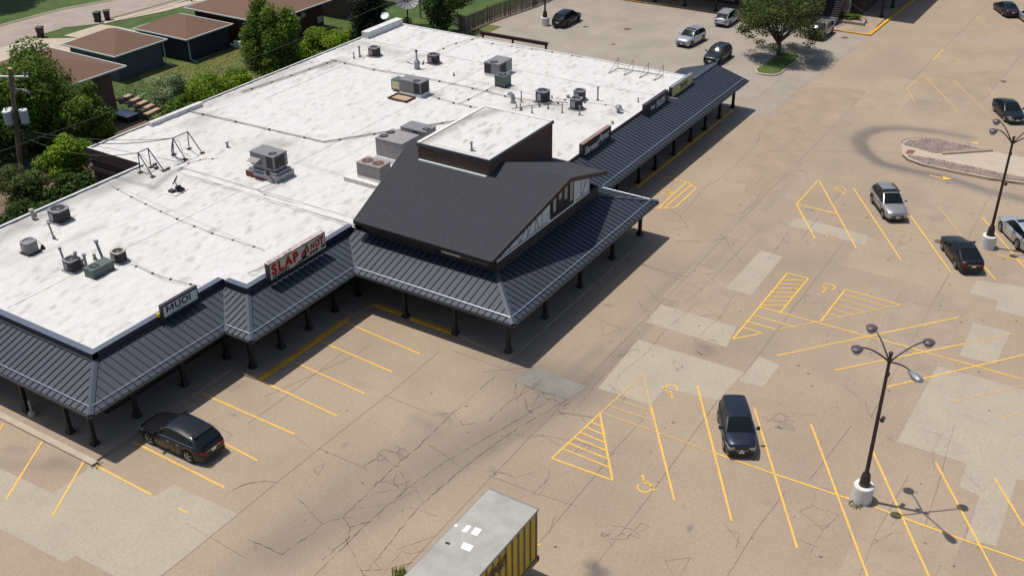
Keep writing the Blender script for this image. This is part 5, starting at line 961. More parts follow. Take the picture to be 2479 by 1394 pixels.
            b.add([(X(d)+.07*math.cos(2*math.pi*k/8),y-sgn*.02,r+.07*math.sin(2*math.pi*k/8)) for k in range(8)],[tuple(range(8)),tuple(range(8))[::-1]])
            b.build('rim',rimm,tw,local=True)
            b=MB(); b.add([(X(d)+r*.66*math.cos(2*math.pi*k/14),y-sgn*.08,r+r*.66*math.sin(2*math.pi*k/14)) for k in range(14)],[tuple(range(14)),tuple(range(14))[::-1]]); b.build('brake_disc','black',tw,local=True)
    return t
def pl_(a,b,L,fo,wb,W,head,side,sc=.9):
    L,fo,wb,W=L*sc,fo*sc,wb*sc,W*sc
    # a,b: ground contacts of front and rear wheel on the visible side; returns the car centre
    h=math.radians(head); fx,fy=math.cos(h),math.sin(h); mx,my=(a[0]+b[0])/2,(a[1]+b[1])/2; off=(L/2)-(fo+wb/2); nx,ny=-fy,fx
    return (mx-fx*off*1+0-nx*side*(W/2-.1),my-fy*off-ny*side*(W/2-.1))
car('coupe_suv','parked_car','glossy black crossover with a chrome window line parked nose in to the walkway','car',pl_((26.52,38.83),(26.45,35.94),4.85,.93,2.9,1.94,90.5,1,.95),90.5,'carblack',trimline=True,sc=.95)
car('box','parked_car','boxy blue black hatchback parked alone near the trailer and the nearest lamp','car',pl_((41.21,13.68),(43.5,15.02),4.14,.84,2.57,1.8,-150.5,-1,.91),-150.5,'carnavy',plate='both',sc=.91)
car('wagon','parked_car','champagne silver wagon with black roof rails parked by the gravel island','car',pl_((71.64,14.23),(73.59,15.61),4.82,.97,2.745,1.84,-147,-1),-147,'cartan',rails=True,roofrail='black',clad=True,sun=True,plate='both')
car('sedan','parked_car','black sedan seen from behind, parked beside the white lamp base','car',pl_((68.77,9.47),(66.7,8.24),4.85,.95,2.78,1.84,31.5,1),31.5,'carblack')
car('coupe_suv','parked_car','silver crossover cut by the right edge of the picture beside the lamp','car',pl_((73.57,6.7),(71.75,5.36),4.85,.93,2.9,1.94,34,1),34,'carsilver',sun=True)
car('sedan','parked_car','black sedan facing us behind the far lamp at the right edge','car',pl_((95.73,10.59),(97.68,11.77),4.7,.95,2.78,1.84,-150,-1),-150,'carblack',plate='both')
car('sedan','parked_car','dark navy sedan at the top right corner, tail lights towards us','car',pl_((131.27,18.15),(129.23,17.01),4.85,.95,2.78,1.84,30,1),30,'carnavy')
car('suv','parked_car','silver sport utility car standing in the open bay left of the island tree','car',pl_((101.34,42.18),(103.37,41.81),4.72,.92,2.78,1.92,176,1),176,'carsilver',plate='both',rimm='rim',sun=True)
car('suv','parked_car','dark grey crossover parked just behind the far end of the canopy','car',pl_((97.21,37.38),(99.81,37.32),4.72,.92,2.78,1.92,180,1),180,'cargrey',plate='both')
car('suv','parked_car','black crossover with a dark roof parked next to the lamp behind the shops','car',pl_((102.78,56.5),(101.15,56.78),4.72,.92,2.78,1.92,0,-1),0,'carblack')
car('suv','parked_car','silver car half hidden by the left side of the island tree','car',(111.2,42.3),1,'carsilver',rails=True)
car('suv','parked_car','pale grey car with dark trim parked at the yellow kerb right of the island tree','car',(111.7,31.9),180,'cartan',clad=True,plate='both')
car('suv','parked_car','white car glimpsed through the island tree','car',(112.2,36.6),180,'carwhite',plate='both')
car('sedan','parked_car','silver car of which only a corner shows at the top right edge','car',(128.3,14.0),30,'carsilver')
# ---------------------------------------------------------------- lamps
def lampost(label,pos,arms,mast=7.95):
    t=thing('parking_lamp',label,'lamp post',(pos[0],pos[1],0),0,'tall lamp posts of the parking lot')
    b=MB(); b.lathe((0,0,0),[(.47,0),(.47,.86),(.44,.9)],24); b.build('concrete_base','whiteold',t,local=True)
    b=MB(); b.lathe((0,0,.9),[(.27,0),(.26,.1),(.2,.62),(.14,.72)],8); b.build('pedestal','lampbrown',t,local=True)
    b=MB(); b.tube([(0,0,1.5),(0,0,mast),(0,0,mast+.25)],[.1,.072,.072],12); b.lathe((0,0,mast+.2),[(.05,0),(.1,.06),(.1,.14),(.03,.2)],10); b.build('mast','lampbrown',t,local=True)
    for i,(dx,dy,z,kind) in enumerate(arms):
        P=[]
        for k in range(9):
            f=k/8; P.append((dx*(1-(1-f)**1.25)*1.0 if 0 else dx*f,dy*f,mast-.15+(z-mast+.15)*math.sin(f*math.pi/2*1.06)))
        b=MB(); b.tube(P,[.042-.012*k/8 for k in range(9)],8); a=b.build('lamp_arm','lampbrown',t,local=True)
        x,y,zz=P[-1]
        if kind=='round':
            b=MB(); b.lathe((x,y,zz-.04),[(.2,-.08),(.255,-.05),(.26,.01),(.17,.08),(.05,.1)],18); h=b.build('lamp_head','lamphood',t,local=True)
            b=MB(); b.lathe((x,y,zz-.14),[(.05,-.2),(.14,-.17),(.19,-.08),(.215,0)],18); b.build('lamp_bowl','lampbowl',h,smooth=True,local=True)
        else:
            d=Vector((dx,dy,0)).normalized(); q=Vector((-d.y,d.x,0)); b=MB(); vs=[]; prof=[(-.1,.06,.05),(.1,.13,.08),(.35,.2,.12),(.6,.2,.12),(.75,.13,.07)]
            for s_,wd,hh in prof:
                c_=Vector((x,y,zz-.05))+d*s_
                for a_,e in ((-1,-.4),(-.75,.6),(0,1),(.75,.6),(1,-.4),(0,-.8)): vs.append(tuple(c_+q*wd*a_+Vector((0,0,hh*e))))
            b.add(vs,[(i_*6+k,i_*6+(k+1)%6,(i_+1)*6+(k+1)%6,(i_+1)*6+k) for i_ in range(4) for k in range(6)]+[tuple(range(6))[::-1],tuple(24+k for k in range(6))]); h=b.build('lamp_head','galv',t,smooth=True,local=True)
            b=MB(); c_=Vector((x,y,zz-.15))+d*.35; b.lathe(tuple(c_),[(.05,-.08),(.16,-.03),(.17,0)],12); b.build('lamp_bowl','lampbowl',h,local=True)
    b=MB(); b.box(.06,.22,-.1,.06,mast-.95,mast-.8); b.box(.06,.4,-.26,-.1,4.55,4.68); b.tube([(.05,0,4.65),(.35,-.2,4.6)],.03,6); b.build('bracket','lampbrown',t,local=True)
    return t
R4=[(-.9,1.25,8.62,'round'),(1.12,1.2,8.62,'round'),(1.25,-1.25,8.62,'round'),(-.85,-1.05,8.2,'cobra')]
lampost('four armed lamp post with one replaced pale cobra head, nearest to us',(41.23,6.83),R4)
lampost('four armed lamp post with all round heads beside the black sedan',(70.8,7.02),[(-1.1,1.15,8.55,'round'),(.75,1.3,8.55,'round'),(1.15,-1.15,8.6,'round'),(-.8,-1.4,8.4,'round')],7.6)
lampost('lamp post behind the shops beside the black crossover, its arms above the picture',(100.13,59.13),[(-1.1,1.2,8.6,'round'),(1.1,1.2,8.6,'round'),(1.1,-1.2,8.6,'round')])
# weeds at the lamp base
def tuft(nm,label,c_,r_,n_,h_,m_,cat='weeds'):
    t=MB()
    for k in range(n_):
        a=random.uniform(0,6.28); q=r_*math.sqrt(random.random()); x,y=c_[0]+q*math.cos(a),c_[1]+q*math.sin(a); th=random.uniform(0,6.28); w_=.03; hh=h_*random.uniform(.4,1)
        t.add([(x-w_*math.cos(th),y-w_*math.sin(th),0),(x+w_*math.cos(th),y+w_*math.sin(th),0),(x+random.uniform(-.08,.08),y+random.uniform(-.08,.08),hh)],[(0,1,2)])
    me=bpy.data.meshes.new(nm); base=t.v[0]; me.from_pydata([(x-c_[0],y-c_[1],z) for x,y,z in t.v],[],t.f); a=me.attributes.new('tone','FLOAT','POINT'); a.data.foreach_set('value',[random.random()*.6 for _ in t.v]); me.materials.append(M[m_]); o=bpy.data.objects.new(nm,me); o.location=(c_[0],c_[1],0); link(o); tag(o,label,cat); return o
tuft('weed_tuft','low weeds growing round the front of the nearest lamp base',(40.75,6.95),.32,90,.12,'leafB'); tuft('weed_tuft','spiky weed clump beside the front corner of the trailer',(25.87,22.4),.35,60,.6,'leafC'); tuft('weed_tuft','small weeds at the corner of the walkway',(23.9,39.75),.3,50,.12,'leafB')
# ---------------------------------------------------------------- trailer
t=thing('cargo_trailer','long grey roofed box trailer with ribbed yellow sides and white roof patches','trailer',(22.5,18.45,0))
x0,x1,y0,y1,z0,z1=16.4,28.92,17.27,19.66,1.12,3.86
b=MB(); b.box(x0,x1,y0,y1,z0,z1-.02); b.build('box_body','trailyel',t)
b=MB(); b.box(x0-.02,x1+.02,y0-.02,y1+.02,z1-.02,z1+.02); b.build('roof','trailroof',t)
b=MB(); b.box(x1-.03,x1+.045,y0-.03,y1+.03,z1-.1,z1+.035); b.box(x0,x1,y0-.04,y0-.02,z1-.1,z1+.03); b.box(x0,x1,y1+.02,y1+.04,z1-.1,z1+.03); b.build('top_rail','galv',t)
b=MB()
for k in range(27):
    x=x1-.12-k*.47; b.box(x-.035,x+.035,y0-.05,y0,z0+.1,z1-.1); b.box(x-.045,x+.045,y1,y1+.05,z0+.1,z1-.1)
for k in range(5): y_=y0+.15+k*.52; b.box(x1,x1+.03,y_-.04,y_+.04,z0+.1,z1-.15)
b.build('side_rib','trailrib',t)
b=MB(); b.box(x0,x1+.03,y0-.06,y0+.02,z0-.12,z0+.12); b.box(x0,x1+.03,y1-.02,y1+.06,z0-.12,z0+.12); b.box(x1-.1,x1+.06,y0-.06,y1+.06,z0-.14,z0+.12); b.build('bottom_rail','trailrib',t)
text('TRANSPORT',.62,'signblk',t,'lettering',(26.45,y0-.056,2.95),.004,align='RIGHT',weight=.02,sx=.6)
for px_,w_,h_ in (([(26.59,19.21),(26.63,19.02),(26.2,18.98),(26.16,19.22)],0,0),([(26.67,18.86),(26.69,18.55),(26.27,18.51),(26.24,18.82)],0,0),([(25.71,18.79),(25.74,18.3),(25.38,18.27),(25.36,18.69)],0,0),([(26.37,19.66),(26.4,19.53),(26.26,19.52),(26.24,19.65)],0,0)):
    b=MB(); b.prism([tuple(p) for p in px_],z1+.02,z1+.03); b.build('roof_patch','white',t)
b=MB(); b.prism([tuple(p) for p in [(25.34,19.38),(25.35,19.19),(25.27,19.19),(25.25,19.36)]],z1+.02,z1+.06); b.build('roof_bracket','acdark',t)
for x in (26.4,): 
    for y in (17.6,19.3):
        b=MB(); b.box(x-.06,x+.06,y-.06,y+.06,.05,z0); b.box(x-.16,x+.16,y-.16,y+.16,.016,.06); b.build('landing_leg','trailrib',t)
for x in (18.0,19.3):
    for y in (17.5,19.42):
        b=MB(); n_=18; v=[(x+q*math.cos(2*math.pi*k/n_),y+o_,.5+q*math.sin(2*math.pi*k/n_)) for q,o_ in ((.3,-.15),(.5,-.15),(.5,.15),(.3,.15)) for k in range(n_)]; b.add(v,[(i*n_+k,i*n_+(k+1)%n_,(i+1)*n_+(k+1)%n_,(i+1)*n_+k) for i in range(3) for k in range(n_)]); b.build('wheel','tyre',t)
b=MB(); b.box(x0+.3,x1-.3,17.9,18.1,z0-.28,z0-.1); b.box(x0+.3,x1-.3,18.85,19.05,z0-.28,z0-.1); b.build('chassis','black',t)
# ---------------------------------------------------------------- foliage
def leaves(name,parent,m_,blobs,n,size,seed,flat=.35,world=True,tonebias=0.):
    g=np.random.default_rng(seed); bl=np.array(blobs,float); vol=bl[:,3]*bl[:,4]*bl[:,5]; w_=vol**.75; w_/=w_.sum(); idx=g.choice(len(bl),n,p=w_)
    d=g.normal(size=(n,3)); d/=np.linalg.norm(d,axis=1)[:,None]; rad=g.random(n)**.42
    c_=bl[idx,:3]+d*rad[:,None]*bl[idx,3:6]; nrm=d*.8+g.normal(size=(n,3))*.7; nrm[:,2]+=flat+.2; nrm/=np.linalg.norm(nrm,axis=1)[:,None]
    a=np.cross(nrm,g.normal(size=(n,3))); a/=np.linalg.norm(a,axis=1)[:,None]; b_=np.cross(nrm,a); s_=size*(.6+.8*g.random(n))[:,None]
    v=np.stack([c_-a*s_,c_+b_*s_*.55,c_+a*s_,c_-b_*s_*.55],1).reshape(-1,3)
    if parent is not None and world: v=v-np.array(parent.location)
    me=bpy.data.meshes.new(name); me.vertices.add(4*n); me.vertices.foreach_set('co',v.reshape(-1)); me.loops.add(4*n); me.loops.foreach_set('vertex_index',np.arange(4*n,dtype=np.int32)); me.polygons.add(n); me.polygons.foreach_set('loop_start',np.arange(0,4*n,4,dtype=np.int32)); me.polygons.foreach_set('loop_total',np.full(n,4,dtype=np.int32)); me.update(calc_edges=True)
    clump=g.random(len(bl))*.45; tone=np.clip(clump[idx]+g.random(n)*.55+tonebias,0,1).astype(np.float32); at_=me.attributes.new('tone','FLOAT','POINT'); at_.data.foreach_set('value',np.repeat(tone,4)); me.materials.append(M[m_]); o=bpy.data.objects.new(name,me); link(o,parent); return o
def crownblobs(c_,rx,ry,rz_,k,seed,rel=.38,shell=.75,zmin=None):
    g=np.random.default_rng(seed); out=[]
    while len(out)<k:
        d=g.normal(size=3); d/=np.linalg.norm(d); q=shell*(.35+.65*g.random()); x,y,z=c_[0]+d[0]*rx*q,c_[1]+d[1]*ry*q,c_[2]+d[2]*rz_*q
        if zmin and z<zmin: continue
        s_=rel*(.6+.7*g.random()); out.append((x,y,z,rx*s_,ry*s_,rz_*s_*.8))
    return out
def tree(name,label,base,c_,rx,ry,rz_,m_,n,size,seed,k=26,trunk=.25,cat='tree',rel=.34,group=None,limbs=9,shell=.8,tb=0.):
    t=thing(name,label,cat,(base[0],base[1],0),0,group); bl=crownblobs(c_,rx,ry,rz_,k,seed,rel,shell,zmin=.3)
    b=MB(); top=(c_[0],c_[1],c_[2]-rz_*.35); b.tube([(base[0],base[1],-.05),(base[0]*.6+top[0]*.4,base[1]*.6+top[1]*.4,top[2]*.5),top],[trunk*1.25,trunk,trunk*.7],8)
    g=random.Random(seed)
    for i in range(limbs):
        e=bl[i%len(bl)]; m_0=(base[0]*.3+top[0]*.7,base[1]*.3+top[1]*.7,top[2]*g.uniform(.6,.95)); mid=tuple((m_0[j]+e[j])/2+(.15*rz_ if j==2 else 0) for j in range(3)); b.tube([m_0,mid,e[:3]],[trunk*.45,trunk*.3,trunk*.12],6)
    b.build('trunk','bark',t); leaves('crown',t,m_,bl,n,size,seed+5,tonebias=tb); return t
# island tree with its kerbed grass bed
isl=[(97.2,33.73),(96.51,33.22),(96.43,32.64),(96.54,31.98),(97,31.45),(97.55,31.23),(100.57,31.23),(103.43,31.21),(104.13,31.58),(104.48,32.05),(104.35,32.79),(104.01,33.36),(103.31,33.5),(100.65,33.6),(98.34,33.75)]
b=MB(); b.prism(isl,0,.14); struct('tree_island_kerb',b,'isl')
cx=sum(p[0] for p in isl)/len(isl); cy=sum(p[1] for p in isl)/len(isl); b=MB(); b.prism([(cx+(x-cx)*.93,cy+(y-cy)*.9) for x,y in isl],.1,.18); struct('tree_island_grass',b,'grass')
tx,ty=102.9,33.4
t=thing('island_tree','broad shade tree with a forked trunk on the grass island','tree',(tx,ty,.1)); b=MB(); b.tube([(tx,ty,.1),(tx+.05,ty,.9),(tx+.05,ty+.05,1.7)],[.24,.18,.17],10)
bl=[]; g_=np.random.default_rng(21)
for i in range(70):
    a=g_.random()*6.283; q=math.sqrt(g_.random())*3.95; hgt=2.5+ (1-(q/5.0)**2)*5.4*g_.random()**.6; s_=.75+.5*g_.random()
    bl.append((tx+q*math.cos(a)+.1,ty+q*math.sin(a),hgt+.35*g_.normal()*.4,s_*1.15,s_*1.15,s_*.62))
for i in range(14):
    a=2*math.pi*i/14+.2; q=3.45+.6*g_.random(); bl.append((tx+q*math.cos(a),ty+q*math.sin(a),2.1+.5*g_.random(),.7,.7,.4))
rg=random.Random(5)
for i in range(16):
    e=bl[i*4]; a=math.atan2(e[1]-ty,e[0]-tx); b.tube([(tx+.05,ty,1.2+rg.uniform(-.2,.5)),(tx+1.2*math.cos(a),ty+1.2*math.sin(a),2.5+rg.random()*.6),(tx+.6*(e[0]-tx),ty+.6*(e[1]-ty),2.2+.5*e[2]),e[:3]],[.1,.065,.04,.015],6)
b.build('trunk','bark',t); leaves('crown',t,'leafF',bl,24000,.1,31)
# gravel island
ip_=[(85.73,16.68),(86.22,16.71),(86.85,16.54),(87.3,16.12),(87.95,15.21),(88.26,14.19),(88.3,12.4),(88.2,10.39),(87.75,9.99),(87.92,10.02),(87.68,1.06),(79.91,0.21),(82.82,6.75),(82.35,8.41),(82.35,9.45),(82.33,12.03),(82.42,14.18),(82.9,15.45),(83.62,16.03)]
b=MB(); b.prism(ip_,0,.13); struct('planter_island',b,'isl')
for k,(pp) in enumerate(([(85.69,16.57),(86.77,16.32),(87.77,15.17),(88.17,14.17),(88.03,12.34),(87.99,10.41),(85.67,13.11),(85.2,13.9),(85.34,14.97)],[(83.65,15.65),(83.79,14.78),(83.89,13.33),(83.84,12),(83.8,10.5),(83.64,8.65),(83.78,6.92),(82.86,3.29),(81.33,3.09),(83.06,6.8),(82.59,8.45),(82.59,9.5),(82.57,12.09),(82.64,14.14),(83.21,15.25)])):
    b=MB(); b.prism(pp,.1,.16); gb=b.build('gravel_bed','gravel'); gb['kind']='structure'
    pb=MB(); g_=random.Random(40+k); xs=[p[0] for p in pp]; ys=[p[1] for p in pp]; cnt=0
    def inside(x,y,P):
        c=False; j=len(P)-1
        for i in range(len(P)):
            if (P[i][1]>y)!=(P[j][1]>y) and x<(P[j][0]-P[i][0])*(y-P[i][1])/(P[j][1]-P[i][1])+P[i][0]: c=not c
            j=i
        return c
    while cnt<900:
        x,y=g_.uniform(min(xs),max(xs)),g_.uniform(min(ys),max(ys))
        if not inside(x,y,pp): continue
        s_=g_.uniform(.05,.13); h=[(x+s_*g_.uniform(.7,1.2)*math.cos(a+g_.random()*.4),y+s_*g_.uniform(.7,1.2)*math.sin(a),.16) for a in (0,1.25,2.5,3.8,5)]; pb.add(h+[(x,y,.16+s_*.7)],[(0,1,5),(1,2,5),(2,3,5),(3,4,5),(4,0,5)]); cnt+=1
    o=pb.build('pebbles','pebble'); o['kind']='stuff'; tag(o,('pinkish stones covering the leaf shaped gravel bed','grey pink stones of the long gravel strip by the drive')[k],'gravel')
b=MB(); b.ribbon([(85.24,13.33),(88.01,10.04)],.28,.2); b.prism([tuple(p) for p in [(85.48,13.42),(88.26,10.12),(87.94,9.99),(85.17,13.28)]],.12,.24); struct('island_kerb_bar',b,'walk')
b=MB(); b.sheet([(84.8,15.88),(84.93,15.32),(84.04,15.33),(83.8,15.88)],.137); struct('tactile_pad',b,'redpad')
kb=MB(); kb.ribbon([(85.92,16.7),(86.31,16.74),(86.94,16.56),(87.44,16.16),(88.09,15.25),(88.35,14.21)],.09,.145); kb.ribbon([(83.53,16.01),(82.81,15.43),(82.34,14.16),(82.2,12.01),(82.23,9.43),(82.67,6.73)],.1,.145); struct('island_kerb_edge',kb,'edgedark')
M['wire']=mat('wire',(.05,.055,.045),.7); M['galvtank']=mat('transformer tank',(.33,.345,.38),.5)
# ---------------------------------------------------------------- houses beyond the alley
def hiphouse(name,label,x0,x1,y0,y1,z,ze,rise,wallm,ov=.45,roofm='shingbrown',cat='house',z0=0,ridge=True):
    # x0..y1 are the eave corners, ze the eave height
    t=thing(name,label,cat,((x0+x1)/2,(y0+y1)/2,0)); b=MB(); b.box(x0+ov,x1-ov,y0+ov,y1-ov,z0-.1,ze); b.build('wall',wallm,t)
    w_,h_=x1-x0,y1-y0; k=min(w_,h_)/2
    if w_>=h_: r0,r1=(x0+k,(y0+y1)/2,ze+rise),(x1-k,(y0+y1)/2,ze+rise)
    else: r0,r1=((x0+x1)/2,y0+k,ze+rise),((x0+x1)/2,y1-k,ze+rise)
    b=MB(); c=[(x0,y0,ze),(x1,y0,ze),(x1,y1,ze),(x0,y1,ze)]; e=.05
    if w_>=h_: b.add(c+[r0,r1],[(0,1,5,4),(1,2,5),(2,3,4,5),(3,0,4),(3,2,1,0)])
    else: b.add(c+[r0,r1],[(0,1,4),(1,2,5,4),(2,3,5),(3,0,4,5),(3,2,1,0)])
    ro=b.build('roof',roofm,t)
    b=MB(); b.box(x0-.1,x1+.1,y0-.1,y0,ze-.09,ze+.03); b.box(x0-.1,x1+.1,y1,y1+.1,ze-.09,ze+.03); b.box(x0-.1,x0,y0,y1,ze-.091,ze+.029); b.box(x1,x1+.1,y0,y1,ze-.091,ze+.029); b.build('gutter','gutter',t)
    return t
def downspout(t,x,y,ze,dx,dy):
    b=MB(); b.tube([(x,y,ze-.05),(x+dx*.2,y+dy*.2,ze-.35),(x+dx*.2,y+dy*.2,.25),(x+dx*.9-.0,y+dy*.9,.06)],.05,6); b.build('downspout','gutter',t)
t=hiphouse('garage','slate blue garage with a brown pyramid roof beside the white drive',62.95,69.35,84.45,92.1,0,2.6,1.25,'wallblue'); downspout(t,68.9,84.8,2.6,.25,-.9)
t=hiphouse('garage','navy blue garage with a brown pyramid roof and a pale corner downspout',70.65,77.0,83.15,90.8,0,2.4,1.25,'wallnavy',.35); downspout(t,70.95,83.5,2.4,.35,-.85)
t=hiphouse('brick_house','long red brick house behind the tall green tree',77.4,87.7,78.9,90.5,0,3.0,1.5,'brickred',.7); downspout(t,78.6,79.3,3,0,.3)
for x,z0_,z1_,w_ in ((83.4,1.9,2.5,.8),(81.8,1.9,2.5,.7),(85.9,.7,1.5,.9)): b=MB(); b.box(x,x+w_,79.54,79.59,z0_,z1_); f=b.build('window','line',t); b=MB(); b.box(x+.06,x+w_-.06,79.52,79.54,z0_+.06,z1_-.06); b.build('pane','glassback',f)
t=hiphouse('brick_house','brown brick house with a wide shingled roof beside the timber steps',46.5,57.7,76.2,86.6,0,4.6,1.6,'bricktan',.95)
for x,z0_,z1_ in ((54.6,2.9,3.9),(54.9,.7,1.5),(51,2.7,3.7)): b=MB(); b.box(x,x+.9,77.11,77.15,z0_,z1_); f=b.build('window','line',t); b=MB(); b.box(x+.06,x+.84,77.09,77.11,z0_+.06,z1_-.06); b.build('pane','glass',f)
b=MB(); b.tube([(52.2,78.4,5.2),(52.2,78.4,5.75)],.05,6); b.build('vent_pipe','acdark',t)
t=hiphouse('brick_house','tan sided house mostly hidden by the dark conifer',90.3,99,79.8,90,0,3.2,1.2,'bricktan',.5)
# timber steps, deck clutter
t=thing('timber_steps','stepped tan timber terraces going down beside the brown brick house','steps',(58.6,74,0))
for i,(a,b_,c_,d_) in enumerate((((277,215),(300,213),(298,232),(279,234)),)): pass
pts=[(58.9,77.6,1.3),(59.1,76.8,1.1),(59.2,76.0,.92),(59.2,75.2,.74),(59.1,74.4,.56),(59.2,73.5,.38),(59.0,72.7,.2),(58.8,71.9,.05)]
for i,(x,y,z) in enumerate(pts):
    b=MB(); x-=.95; b.box(x-.8,x+.85,y-.26,y+.26,z,z+.14,rz=.12); b.build('tread','stepwood',t)
    b=MB(); b.box(x-.85,x+.9,y-.42,y-.27,max(0,z-.2),z+.17,rz=.12); b.build('riser_beam','wood',t)
for x,y in ((59,77.2),(59.2,75),(59.1,73)): b=MB(); b.tube([(x,y,0),(x,y,1.9)],.04,6); b.build('hand_post','bark',t)
b=MB(); b.tube([(59,77.4,1.9),(59.2,75,1.85),(59.1,72.8,1.6)],.035,6); b.build('handrail','bark',t)
q=(56.77,76.24); t=thing('cold_frame','pale blue grey panel lid lying on a dark frame by the steps','garden box',(q[0],q[1],0)); b=MB(); b.box(-.6,.6,-.95,.95,0,.55); b.build('frame','acdark',t,local=True); b=MB(); b.box(-.65,.65,-1.0,1.0,.55,.62); b.build('lid','signwhite',t,local=True)
q=(61.79,79.88); t=thing('downspout_extension','pale green pipe end lying on the lawn','pipe',(q[0],q[1],0)); b=MB(); b.tube([(-.8,-.3,.15),(.5,.1,.12)],.04,6); b.build('pipe','gutter',t,local=True); b=MB(); b.lathe((-.8,-.3,.05),[(.12,0),(.1,.16)],8); b.build('elbow','gutter',t,local=True)
q=(66.91,85.39); t=thing('log_pile','pile of dark branches against the slate blue garage','branches',(q[0],q[1],0)); g_=random.Random(8)
for k in range(14): x,y=g_.uniform(-.9,.9),g_.uniform(-.3,.3); b=MB(); b.tube([(x,y,.05),(x+g_.uniform(-.5,.5),y+g_.uniform(-.3,.3),g_.uniform(.1,.7))],.04,5); b.build('branch','bark',t,local=True)
q=(76.97,82.52); t=thing('porch_steps','small pale concrete porch steps beside the navy garage','steps',(q[0],q[1],0))
for k in range(4): b=MB(); b.box(-.2+k*.3,.1+k*.3,-.6,.6,0,.7-.17*k); b.build('step','white',t,local=True)
# bins at the kerb
def bin_(label,p,m_,rz):
    t=thing('wheelie_bin',label,'rubbish bin',(p[0],p[1],.02),rz,'wheeled bins by the street'); b=MB(); b.add([(sx*q,sy*q*1.1,z) for q,z in ((.24,0),(.32,1.0)) for sx,sy in ((-1,-1),(1,-1),(1,1),(-1,1))],[(3,2,1,0),(4,5,6,7)]+[(k,(k+1)%4,4+(k+1)%4,4+k) for k in range(4)]); b.build('body',m_,t,local=True)
    b=MB(); b.add([(sx*.36,sy*.4,z) for z in (1.0,1.06) for sx,sy in ((-1,-1),(1,-1),(1,1),(-1,1))]+[(-.2,-.25,1.14),(.2,-.25,1.14),(.2,.25,1.14),(-.2,.25,1.14)],[(3,2,1,0)]+[(k,(k+1)%4,4+(k+1)%4,4+k) for k in range(4)]+[(4+k,4+(k+1)%4,8+(k+1)%4,8+k) for k in range(4)]+[(8,9,10,11)]); b.build('lid',m_,t,local=True)
    for s_ in (-1,1): b=MB(); b.tube([(-.26,s_*.22,.12),(-.26,s_*.3,.12)],.12,10); b.build('wheel','black',t,local=True)
bin_('dark green wheeled bin, left one of the close pair by the street',(75.79,103.28),'binG',.4); bin_('dark brown wheeled bin, right one of the close pair by the street',(76.78,102.88),'binB',.9); bin_('lone dark brown wheeled bin at the end of the white drive',(68.71,103.88),'binB',.6)
# utility pole with transformers and wires
bx,by=44.64,74.2; tx_,ty_,tz_=(44.27,71.62,9)
t=thing('utility_pole','leaning brown utility pole carrying grey transformers','utility pole',(bx,by,0)); P=lambda f:(bx+(tx_-bx)*f,by+(ty_-by)*f,tz_*f)
b=MB(); b.tube([P(-.05),P(.5),P(1)],[.21,.18,.15],12); b.build('pole','wood',t); b=MB(); b.tube([P(1.0),P(1.006)],.15,12); b.build('pole_top','stepwood',t)
c_=P(.93); b=MB(); b.tube([(c_[0]-.75,c_[1]+1.0,c_[2]+.05),(c_[0]+.75,c_[1]-1.0,c_[2]-.05)],.07,6); b.build('crossarm','gutter',t)
for f_ in (-.95,.75,.95): b=MB(); x,y=c_[0]+f_*.78,c_[1]-f_*1.04; b.lathe((x,y,c_[2]+.02),[(.04,0),(.07,.08),(.04,.14),(.07,.2),(.03,.28)],8); b.build('insulator','galv',t)
c_=P(.8); b=MB()
for k in range(4): b.tube([(c_[0]+.1,c_[1]-.1,c_[2]+.1*k-.1),(c_[0]+.45+.1*k,c_[1]-.5-.12*k,c_[2]+.15-.1*k)],.03,5); b.lathe((c_[0]+.45+.1*k,c_[1]-.5-.12*k,c_[2]-.05-.1*k),[(.04,0),(.06,.1),(.03,.2)],6)
b.build('switch_gear','galv',t)
c_=P(.6)
for i,(dx,dy) in enumerate(((.38,-.46),(-.42,.36),(-.05,.72))): b=MB(); b.lathe((c_[0]+dx,c_[1]+dy,c_[2]-.9),[(.29,0),(.31,.05),(.33,.95),(.34,1.0)],18); o=b.build('transformer','acgrey' if 0 else 'galvtank',t); b=MB(); b.lathe((c_[0]+dx,c_[1]+dy,c_[2]+.1),[(.35,0),(.33,.06),(.1,.1)],18); b.build('lid','gutter',o); b=MB(); b.lathe((c_[0]+dx,c_[1]+dy,c_[2]+.2),[(.05,0),(.06,.1),(.03,.22)],8); b.build('bushing','acdark',o)
def wire(label,a,b_,sag,r=.022,n=18,m_='wire'): 
    b=MB(); b.tube(cat_(a,b_,sag,n),r,5); o=b.build('overhead_wire',m_); tag(o,label,'wire','overhead wires behind the shops'); return o
M_=P(.42)
wire('service wire from the utility pole to the larger mast frame',M_,h0,.7,.03); wire('second service wire drooping beside the first to the larger mast frame',(M_[0],M_[1],M_[2]+.15),h0,.45,.02); wire('service wire from the utility pole to the smaller mast frame',(M_[0],M_[1],M_[2]-.3),k0,.8,.025)
wire('long wire running past the trees and shrubs behind the shops',(35.61,65.12,6.2),(81.72,62.46,7.5),.35,.017)
wire('wire leaving the pole towards the left edge',P(.5),(39.06,69.4,6),.3,.02)
q=(50.14,77.09); t=thing('cut_pole','short cut off brown pole among the trees','pole',(q[0],q[1],0)); zt=3.2; b=MB(); b.tube([(0,0,0),(0,0,zt)],.17,10); b.build('shaft','wood',t,local=True); b=MB(); b.lathe((0,0,zt),[(.17,0),(.16,.02)],10); b.build('cut_top','stepwood',t,local=True)
q=(95.49,72.72); t=thing('utility_pole','pale slim pole beside the huge mesh dish','utility pole',(q[0],q[1],0)); b=MB(); b.tube([(0,0,0),(-.1,0,9)],.14,10); b.build('pole','acbeige',t,local=True); b=MB(); b.tube([(-.1,-.7,8.6),(-.1,.7,8.6)],.05,6); b.build('crossarm','acbeige',t,local=True)
